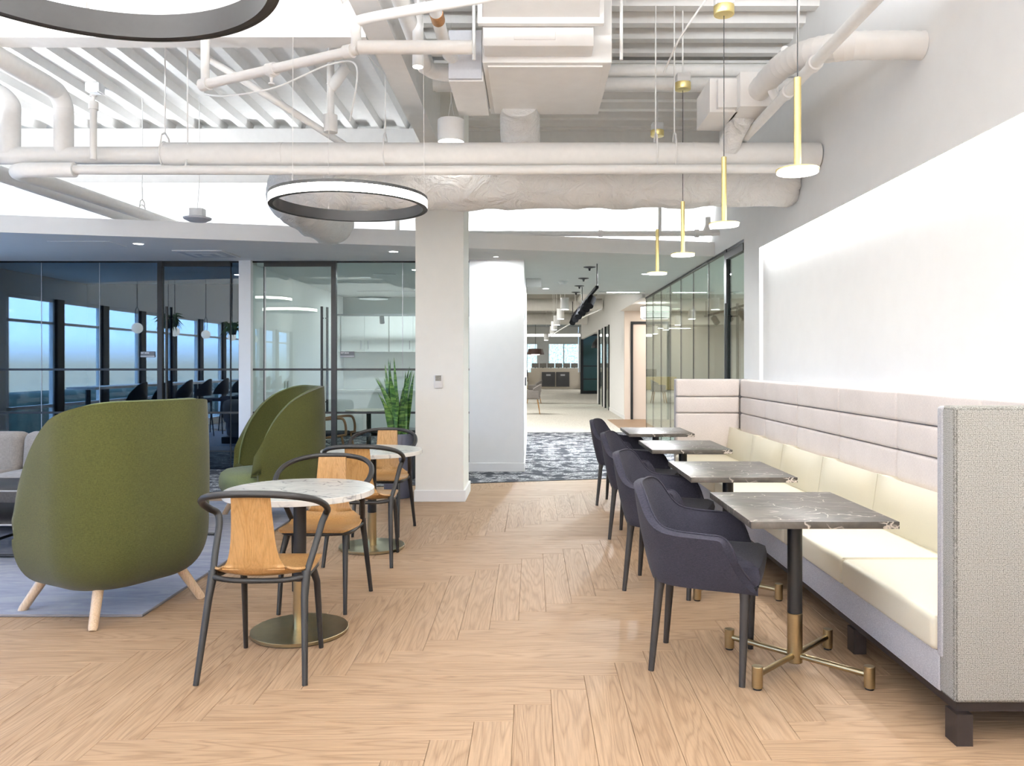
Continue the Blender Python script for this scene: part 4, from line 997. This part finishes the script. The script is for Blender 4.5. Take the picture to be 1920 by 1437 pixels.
for y in (.0, 3.2, 6.4): obj('drop_rod', T([(0, y, 2.45), (0, y, SOF)], .008, 8), 'black', tk)
for y in (.9, 1.65, 2.6, 3.6, 4.6, 5.7):
    hd = obj('spotlight', T([(.0, y, 2.36), (-.05, y-.10, 2.24)], .062, 20), 'matteblack', tk); obj('yoke', T([(0, y, 2.43), (0, y, 2.36)], .012, 8), 'black', hd)
for k, (px, py, Y) in enumerate(((1059, 571, 17.0), (1051, 590, 19.5), (1044, 602, 21.5), (1039, 612, 23.5), (1036, 620, 25.5), (1024, 633, 31))):
    x = (px-VX)*Y/F; z = CAMZ+(VY-py)*Y/F
    t = thing('cylinder_pendant', 'white cylinder pendant in the open office, %s' % ('nearest', 'second', 'third', 'fourth', 'fifth', 'farthest')[k], 'lamp', (x, Y, z), 0, 'white cylinder pendants of the far office')
    obj('body', cyl(bmesh.new(), 0, 0, -.11, .14, .09, seg=24), 'whiteplastic', t); obj('lens', cyl(bmesh.new(), 0, 0, -.115, -.108, .08, seg=24), 'down', t); obj('cord', T([(0, 0, .14), (0, 0, 3.9-z)], .006, 6), 'pipe', t)
# corridor service ducts under the grey open ceiling
for k, (y, z, r_, lb) in enumerate(((17.2, 3.25, .16, 'nearest'), (21, 3.4, .14, 'second'), (26, 3.35, .2, 'third'), (33, 3.3, .25, 'farthest'))):
    pipe('office_duct', '%s pale duct crossing under the far office ceiling' % lb, 'duct', [(-4, y, z), (2.3, y, z)], r_, 1, 'galv')
pipe('office_duct', 'long pale duct running back under the far office ceiling', 'duct', [(1.6, 17, 3.5), (1.6, 30, 3.5)], .12, 1, 'galv')
fx = thing('curved_lamp', 'thin white curved linear lamp floating in the far office', 'lamp', (0, 0, 0)); obj('body', T(spline([(1.55, 17.6, 2.62), (1.1, 20.5, 2.5), (.55, 24, 2.25)], 8), .016, 8), 'whiteplastic', fx)
obj('suspension_wire', T([(1.12, 20.5, 2.5), (1.12, 20.5, 3.91)], .006, 6), 'pipe', fx)
# drum shade lamp in vestibule
ds = thing('drum_lamp', 'white pleated drum shade lamp by the far dark-framed door', 'lamp', (2.71, 17.5, 2.40))
obj('shade', lathe(bmesh.new(), [(.27, 0), (.31, .0), (.315, .27), (.27, .27)], 40), 'shade', ds)
for z in (.005, .265): obj('hoop', T([(.314*math.cos(R(a)), .314*math.sin(R(a)), z) for a in range(0, 360, 15)], .008, 6, closed=True), 'black', ds)
obj('cord', T([(0, 0, .2), (0, 0, .36)], .01, 6), 'black', ds); obj('diffuser', cyl(bmesh.new(), 0, 0, .0, .02, .28, seg=32), 'shade', ds)

# ================================================================== FAR OFFICE FURNITURE
cc = thing('office_chair', 'pale grey armchair with wooden legs, nearer of two in the far office', 'chair', (-.02, 22.4, 0), PI/2, 'pale grey armchairs in the far office')
obj('seat', B(-.27, .27, -.26, .26, .42, .50, bev=.03), 'sofa', cc); obj('backrest', sheet(lambda u, v: Vector((-.28*math.cos(PI*(u-.5))*.0+.30*(2*u-1), -.26+.1*(2*u-1)**2*2.2-.04*v, .5+(.34-.12*(2*u-1)**2)*v)), 14, 6, .04), 'sofa', cc)
for s in (-1, 1): obj('armrest', B(s*.30-.03, s*.30+.03, -.22, .2, .45, .66, bev=.02), 'sofa', cc)
for sx in (-1, 1):
    for sy in (-1, 1): obj('leg', T([(sx*.2, sy*.18, .43), (sx*.26, sy*.25, 0)], [.022, .013], 10), 'oakchair', cc)
dup(cc, (.08, 28.5, 0), PI/2, 'pale grey armchair with wooden legs, farther of two in the far office')
mt = thing('meeting_table', 'pale table left of the far corridor, beside the grey armchairs', 'table', (-1.15, 24, 0)); obj('tabletop', B(-.5, .5, -1, 5, .70, .74), 'laminate', mt, smooth=False)
for x in (-.4, .4):
    for y in (-.9, 4.9): obj('leg', B(x-.03, x+.03, y-.03, y+.03, 0, .70), 'black', mt, smooth=False)
wk = thing('workstation', 'putty desk unit with two charcoal cabinet doors in the far office', 'desk', (1.35, 45, 0))
obj('carcass', B(-1.6, 1.5, 0, 1.2, 0.02, .95), 'laminate', wk, smooth=False)
obj('desk_screen', B(-1.4, 1.3, .1, .16, .95, 1.2), 'laminate', wk, smooth=False)
for x in (-.78, .03): 
    c = obj('cabinet_door', B(x, x+.75, -.05, 0, .15, .95+.02), 'charcoal', wk, smooth=False); obj('door_plate', B(x+.25, x+.5, -.06, -.05, .75, .85), 'signlight', c, smooth=False)
yd = thing('workstation', 'pale yellow fronted desk unit left of the charcoal cabinets', 'desk', (-1.6, 43, 0)); obj('carcass', B(-1.6, 1.35, 0, 1.2, .02, .72), 'yellow', yd, smooth=False)
for x in (-.55, .45): obj('monitor', B(x, x+.8, .2, .26, .74, 1.15), 'charcoal', yd, smooth=False)
random.seed(9)
for k in range(6):
    x = .2+.45*k; lb = 'dark desk monitor on the putty workstation, %s from left' % ('first', 'second', 'third', 'fourth', 'fifth', 'sixth')[k]
    t = thing('monitor', lb, 'monitor', (x, 45.6, .95), 0, 'monitors on the putty workstation'); obj('screen', B(-.2, .2, -.02, .02, .26, .52), 'screen', t, smooth=False); obj('stand', B(-.03, .03, -.02, .02, 0, .3), 'charcoal', t, smooth=False)
for (x, lb) in ((-.45, 'black task chair left of the putty workstation'), (3.05, 'black task chair right of the putty workstation')):
    t = thing('task_chair', lb, 'chair', (x, 44.6, 0), 0, 'black task chairs in the far office')
    obj('seat', B(-.24, .24, -.24, .24, .44, .52, bev=.03), 'charcoal', t); obj('backrest', B(-.22, .22, .2, .26, .6, 1.1, bev=.03), 'charcoal', t); obj('post', T([(0, 0, .08), (0, 0, .45)], .03, 10), 'charcoal', t)
    for a in range(5): obj('leg', T([(0, 0, .1), (.28*math.cos(R(72*a)), .28*math.sin(R(72*a)), .04)], .02, 6), 'charcoal', t)
fp = thing('far_pendant', 'dark trapezoid pendant lamp above the far yellow desks', 'lamp', (.19, 40, 1.9)); obj('shade', lathe(bmesh.new(), [(.44, 0), (.36, .28), (.1, .3), (0, .3)], 24), plain('brown_shade', (.12, .07, .06), .5), fp); obj('cord', T([(0, 0, .3), (0, 0, 2)], .01, 6), 'black', fp); obj('bulb', cyl(bmesh.new(), 0, 0, -.02, .05, .2, seg=20), 'lampwhite', fp)
fp2 = thing('dome_pendant', 'large black dome pendant lamp in front of the teal panel', 'lamp', (3.05, 34, 2.1)); obj('shade', lathe(bmesh.new(), [(.5, 0), (.46, .2), (.3, .42), (0, .5)], 28), 'black', fp2); obj('cord', T([(0, 0, .5), (0, 0, 1.8)], .01, 6), 'black', fp2)

# ================================================================== MEETING ROOM BEHIND THE GLASS
KY = 15.6
for k in range(3):
    x = -4.72+.95*k*1.0+.95
    t = thing('wall_cabinet', '%s white double-door wall cabinet seen through the glass' % ('leftmost', 'middle', 'rightmost')[k], 'cabinet', (x-.475+.02, KY, 1.64), 0, 'white wall cabinets')
    obj('carcass', B(-.47, .47, 0, .38, 0, .70), 'white', t, smooth=False)
    for s in (-1, 1):
        d = obj('door', B(min(0, s*.465)+.003, max(0, s*.465)-.003, -.02, 0, .0, .70, bev=.002), 'white', t, smooth=False)
        obj('handle', T([(s*.07, -.035, .05), (s*.07, -.035, .22)], .009, 8), 'grille', d)
ct = thing('counter', 'white counter with backsplash along the meeting room rear wall', 'counter', (-2.9, KY-.25, 0))
struct('wall_panel_shaded', B(-3.79, -.82, 15.96, 16.0, 2.36, SOF), plain('shaded_grey_teal', (.22, .27, .27), .7), smooth=False)  # dimness above the cabinets put into the wall colour
obj('cabinet_body', B(-.87, 1.95, 0, .6, .1, .86), 'white', ct, smooth=False); obj('worktop', B(-.88, 1.97, -.02, .62, .86, .90), 'white', ct, smooth=False)
tr = thing('track_light', 'dark track with three spotlights above the white wall cabinets', 'lamp', (-3.6, KY-.5, 2.32)); obj('track', B(-.9, 2.2, -.02, .02, 0, .03), 'signgrey', tr, smooth=False)
for x in (-.45, .75, 1.6): obj('spotlight', T([(x, 0, -.02), (x, .05, -.14)], .045, 16), 'signgrey', tr)
for x in (-.8, 2.1): obj('drop_rod', T([(x, 0, .03), (x, 0, .42)], .008, 8), 'signgrey', tr)
rt2 = thing('cafe_table', 'small round table with black stem behind the glass', 'table', (-2.40, 11.7, 0)); obj('tabletop', cyl(bmesh.new(), 0, 0, .70, .725, .34, seg=40), 'laminate', rt2); obj('stem', cyl(bmesh.new(), 0, 0, .01, .70, .035, seg=20), 'black', rt2); obj('base', cyl(bmesh.new(), 0, 0, 0, .02, .25, seg=32), 'black', rt2)
wc = thing('wooden_lounge_chair', 'walnut framed lounge chair with curved arm behind the glass door', 'chair', (-2.95, 11.35, 0))
for y in (-.28, .28):
    obj('side_frame', T(spline([(-.38, y, .95), (-.30, y, .60), (-.22, y, .36), (.30, y, .40), (.36, y, .44), (.34, y, .60), (.25, y, .64), (-.1, y, .60), (-.28, y, .56)], 6), .018, 10), 'walnut', wc)
    obj('leg', T([(-.2, y, .38), (-.34, y, .0)], .016, 8), 'walnut', wc); obj('leg', T([(.3, y, .40), (.38, y, .0)], .016, 8), 'walnut', wc)
obj('seat', B(-.25, .30, -.26, .26, .37, .43, bev=.02), 'navy', wc); obj('backrest', sheet(lambda u, v: Vector((-.25-.14*v, -.26+.52*u, .45+.48*v)), 8, 8, .04), 'navy', wc)
for y in (-.15, .15): obj('back_wire', T([(.30, y, .05), (-.2, y, .40)], .005, 6), 'black', wc)
bt = thing('drum_table', 'black drum side table next to the plant, before the glass', 'table', (-1.62, 9.7, 0)); obj('drum', cyl(bmesh.new(), 0, 0, 0, .56, .21, seg=36, bev=.006), 'black', bt); obj('top', cyl(bmesh.new(), .04, .05, .56, .60, .235, seg=36, bev=.004), 'black', bt)
sw = thing('wall_switch', 'pair of white wall controls in the glass meeting room', 'switch', (-3.78, 12.2, 1.0)); obj('plate', B(0, .012, -.04, .04, 0, .14, bev=.003), 'whiteplastic', sw); obj('plate', B(0, .02, .12, .20, .02, .14, bev=.003), 'whiteplastic', sw)
def sign(x, s, label):
    t = thing('room_sign', label, 'sign', (x, GY-.012, 1.485)); W = .185; H = .078
    obj('plate', B(0, W, -.004, 0, 0, H), 'signgrey', t, smooth=False); obj('strip', B(0, W, -.0055, -.004, .006, .022), 'signlight', t, smooth=False)
    text('lettering', s, .024, 'whiteplastic', t, (.008, -.0055, .050), bold=.0006)
sign(gx(638.5), 'INT 20245', 'grey room sign with white number on the right glass wall'); sign(gx(264.5), 'INT 20246', 'grey room sign with white number on the dark left glass wall')
th = thing('thermostat', 'small white thermostat with dark display on the column', 'thermostat', (-.945, 8.06, 1.235)); obj('body', B(-.045, .045, -.022, 0, -.085, .05, bev=.01), 'whiteplastic', th); obj('display', B(-.03, .03, -.024, -.021, -.01, .045), 'screen', th, smooth=False)
cr_ = thing('card_reader', 'small dark card reader on the white corridor wall edge', 'device', (-.098, 11.3, 1.15)); obj('body', B(0, .02, -.04, .04, -.06, .06, bev=.004), 'charcoal', cr_)

# ================================================================== CAFÉ SIDE SEEN REFLECTED IN THE GLASS
bt2 = tag(obj('window_counter', B(-7.2, -6.75, .2, 8.6, 1.0, 1.04), 'white', smooth=False), 'long white window counter reflected in the dark glass', 'counter')
for y in (.4, 4.4, 8.4): obj('leg', B(-7.0, -6.95, y-.03, y+.03, 0, 1.0), 'black', bt2, smooth=False)
def stool():
    t = thing('bar_stool', 'dark bar stool at the window counter', 'stool', group='dark bar stools along the cafe windows')
    obj('seat', B(-.2, .2, -.2, .2, .66, .72, bev=.03), 'navy', t)
    obj('backrest', sheet(lambda u, v: Vector((.22*math.cos(PI*(u-.5))+.02, .22*math.sin(PI*(u-.5)), .80+(.30*math.sin(PI*u)**.7+.02)*v)), 16, 4, .02), 'black', t)
    for sx in (-1, 1):
        for sy in (-1, 1): obj('leg', T([(sx*.16, sy*.16, .67), (sx*.21, sy*.21, 0)], .012, 8), 'black', t)
    return t
s0 = stool(); s0.location = (-6.35, 8.3, 0); s0['label'] = 'dark bar stool at the window counter, nearest the glass wall'
for k in range(1, 10): dup(s0, (-6.35, 8.3-.85*k, 0), 0, 'dark bar stool at the window counter, %s from the glass wall' % ('second', 'third', 'fourth', 'fifth', 'sixth', 'seventh', 'eighth', 'ninth', 'tenth')[k-1])
g0 = thing('globe_pendant', 'white globe pendant along the cafe windows, nearest the glass', 'lamp', (-6.6, 7.6, 2.0), 0, 'white globe pendants of the cafe')
obj('globe', lathe(bmesh.new(), [(0, -.09)]+[(.09*math.cos(R(a)), .09*math.sin(R(a))) for a in range(-70, 80, 20)]+[(0, .09)], 24), 'shade', g0); obj('bracket', T([(0, -.06, .09), (0, -.06, .3), (0, 0, .36), (0, .06, .3), (0, .06, .09)], .006, 6), 'black', g0); obj('rod', T([(0, 0, .36), (0, 0, 2.2)], .006, 6), 'black', g0)
for y, q in ((6.2, 'second'), (4.8, 'third'), (3.4, 'fourth'), (2.0, 'fifth')): dup(g0, (-6.6, y, 2.0), 0, 'white globe pendant along the cafe windows, %s from the glass' % q)
def planter(y, lb):
    t = thing('hanging_planter', lb, 'plant', (-6.4, y, 2.15), 0, 'hanging plants of the cafe')
    obj('pot', lathe(bmesh.new(), [(0, -.12), (.07, -.12), (.10, .0), (.09, .0), (0, -.02)], 20), 'black', t); obj('cord', T([(0, 0, 0), (0, 0, 2)], .004, 5), 'black', t)
    bm = bmesh.new(); random.seed(int(y*10))
    for k in range(60):
        a = random.uniform(0, 2*PI); L = random.uniform(.1, .28); dz = random.uniform(-.2, .15); p = Vector((.05*math.cos(a), .05*math.sin(a), .0)); q = Vector((L*math.cos(a), L*math.sin(a), dz)); tube(bm, [p, p.lerp(q, .5)+Vector((0, 0, .08)), q], [.006, .016, .002], 4)
    tag(obj('foliage', bm, 'leafedge', t), kind='stuff')
planter(6.9, 'trailing plant in a black pot hung by the cafe windows, nearer the glass'); planter(3.9, 'trailing plant in a black pot hung by the cafe windows, farther from the glass')

# ================================================================== FILL LAMPS ADDED OUT OF FRAME AND IN THE ROOMS BEHIND
def fill_disc(x, y, z, r, down, up, label, col=NEUT):
    t = thing('fill_disc_pendant', label, 'lamp', (x, y, z), 0, 'added fill discs out of view')  # unseen fill lamps, added to light the ceiling and room
    obj('housing', cyl(bmesh.new(), 0, 0, 0, .05, r, seg=48, bev=.004), 'whiteplastic', t)
    obj('suspension_wire', T([(0, 0, .05), (0, 0, DECK-z)], .003, 6), 'pipe', t)
    for zz, rr, p in ((-.004, DOWN, down), (.056, UP, up)):
        l = area((0, 0, zz), rr, 2*r-.06, 2*r-.06, p, col, t); l.data.shape = 'DISK'
for (x, y, lb) in ((-.2, 3.1, 'over the front aisle'), (-3.6, 3.9, 'over the front left'), (1.2, 1.2, 'right of the camera'), (-2.6, .6, 'left of the camera'), (-.6, -2.2, 'behind the camera'), (-4.6, -2.2, 'behind the camera at left'), (-5.6, 6.3, 'over the sofa corner')):
    fill_disc(x, y, 3.3 if y < 6 else 3.2, .45, 6, 250, 'added disc fill lamp %s' % lb)
def flush(x, y, z, sx, sy, p, label, col=NEUT):
    t = thing('fill_ceiling_light', label, 'light', (x, y, z), 0, 'added fill lights of the rooms behind')  # added fill light for rooms that would stay dark
    obj('frame', B(-sx/2-.02, sx/2+.02, -sy/2-.02, sy/2+.02, -.012, -.002), 'whiteplastic', t, smooth=False)
    area((0, 0, -.014), DOWN, sx, sy, p, col, t)
downlight(1.7, 11.9, 'added downlight right of the black track in the corridor', p=150); downlight(.25, 14.2, 'added downlight at the far end of the corridor ceiling', p=150)  # both added to lift the corridor brightness
flush(-2.2, 12.0, SOF, .3, .2, 14, 'added ceiling light in the glass meeting room', NEUT); flush(-2.4, 14.7, SOF, 1.6, .12, 20, 'added slot light before the white wall cabinets', NEUT)
flush(5, 11.5, SOF, .8, .8, 200, 'added ceiling light in the right-hand meeting room'); flush(5, 14.8, SOF, 2.6, .08, 50, 'added slot light in the right-hand meeting room')
flush(3.3, 19.2, SOF, .5, .5, 26, 'added ceiling light before the far framed door', (1, .90, .80))
for (x, y, lb) in ((-1.6, 18.2, 'first'), (-1.6, 23, 'second'), (-2.4, 29, 'third'), (-2.6, 36, 'fourth'), (5.5, 42, 'fifth'), (-3.5, 46, 'sixth'), (5.5, 27, 'seventh')):
    flush(x, y, 3.5, 2.0, .5, 120, 'added panel light of the far office, %s from the front' % lb, (1, .98, .93))
ww = thing('fill_wall_washer', 'added fill lamp washing the rear wall behind the camera', 'lamp', (-2.6, -3.2, 3.9))  # unseen, added so the rear wall bounces light onto surfaces facing the camera
obj('housing', B(-4.6, 4.6, -.05, .05, 0, .06), 'whiteplastic', ww, smooth=False)
for x in (-4, 0, 4): obj('drop_rod', T([(x, 0, .06), (x, 0, DECK-3.9)], .006, 6), 'pipe', ww)
area((0, -.06, -.02), (R(-48), 0, 0), 9.0, .10, 850, (1, .985, .96), ww)
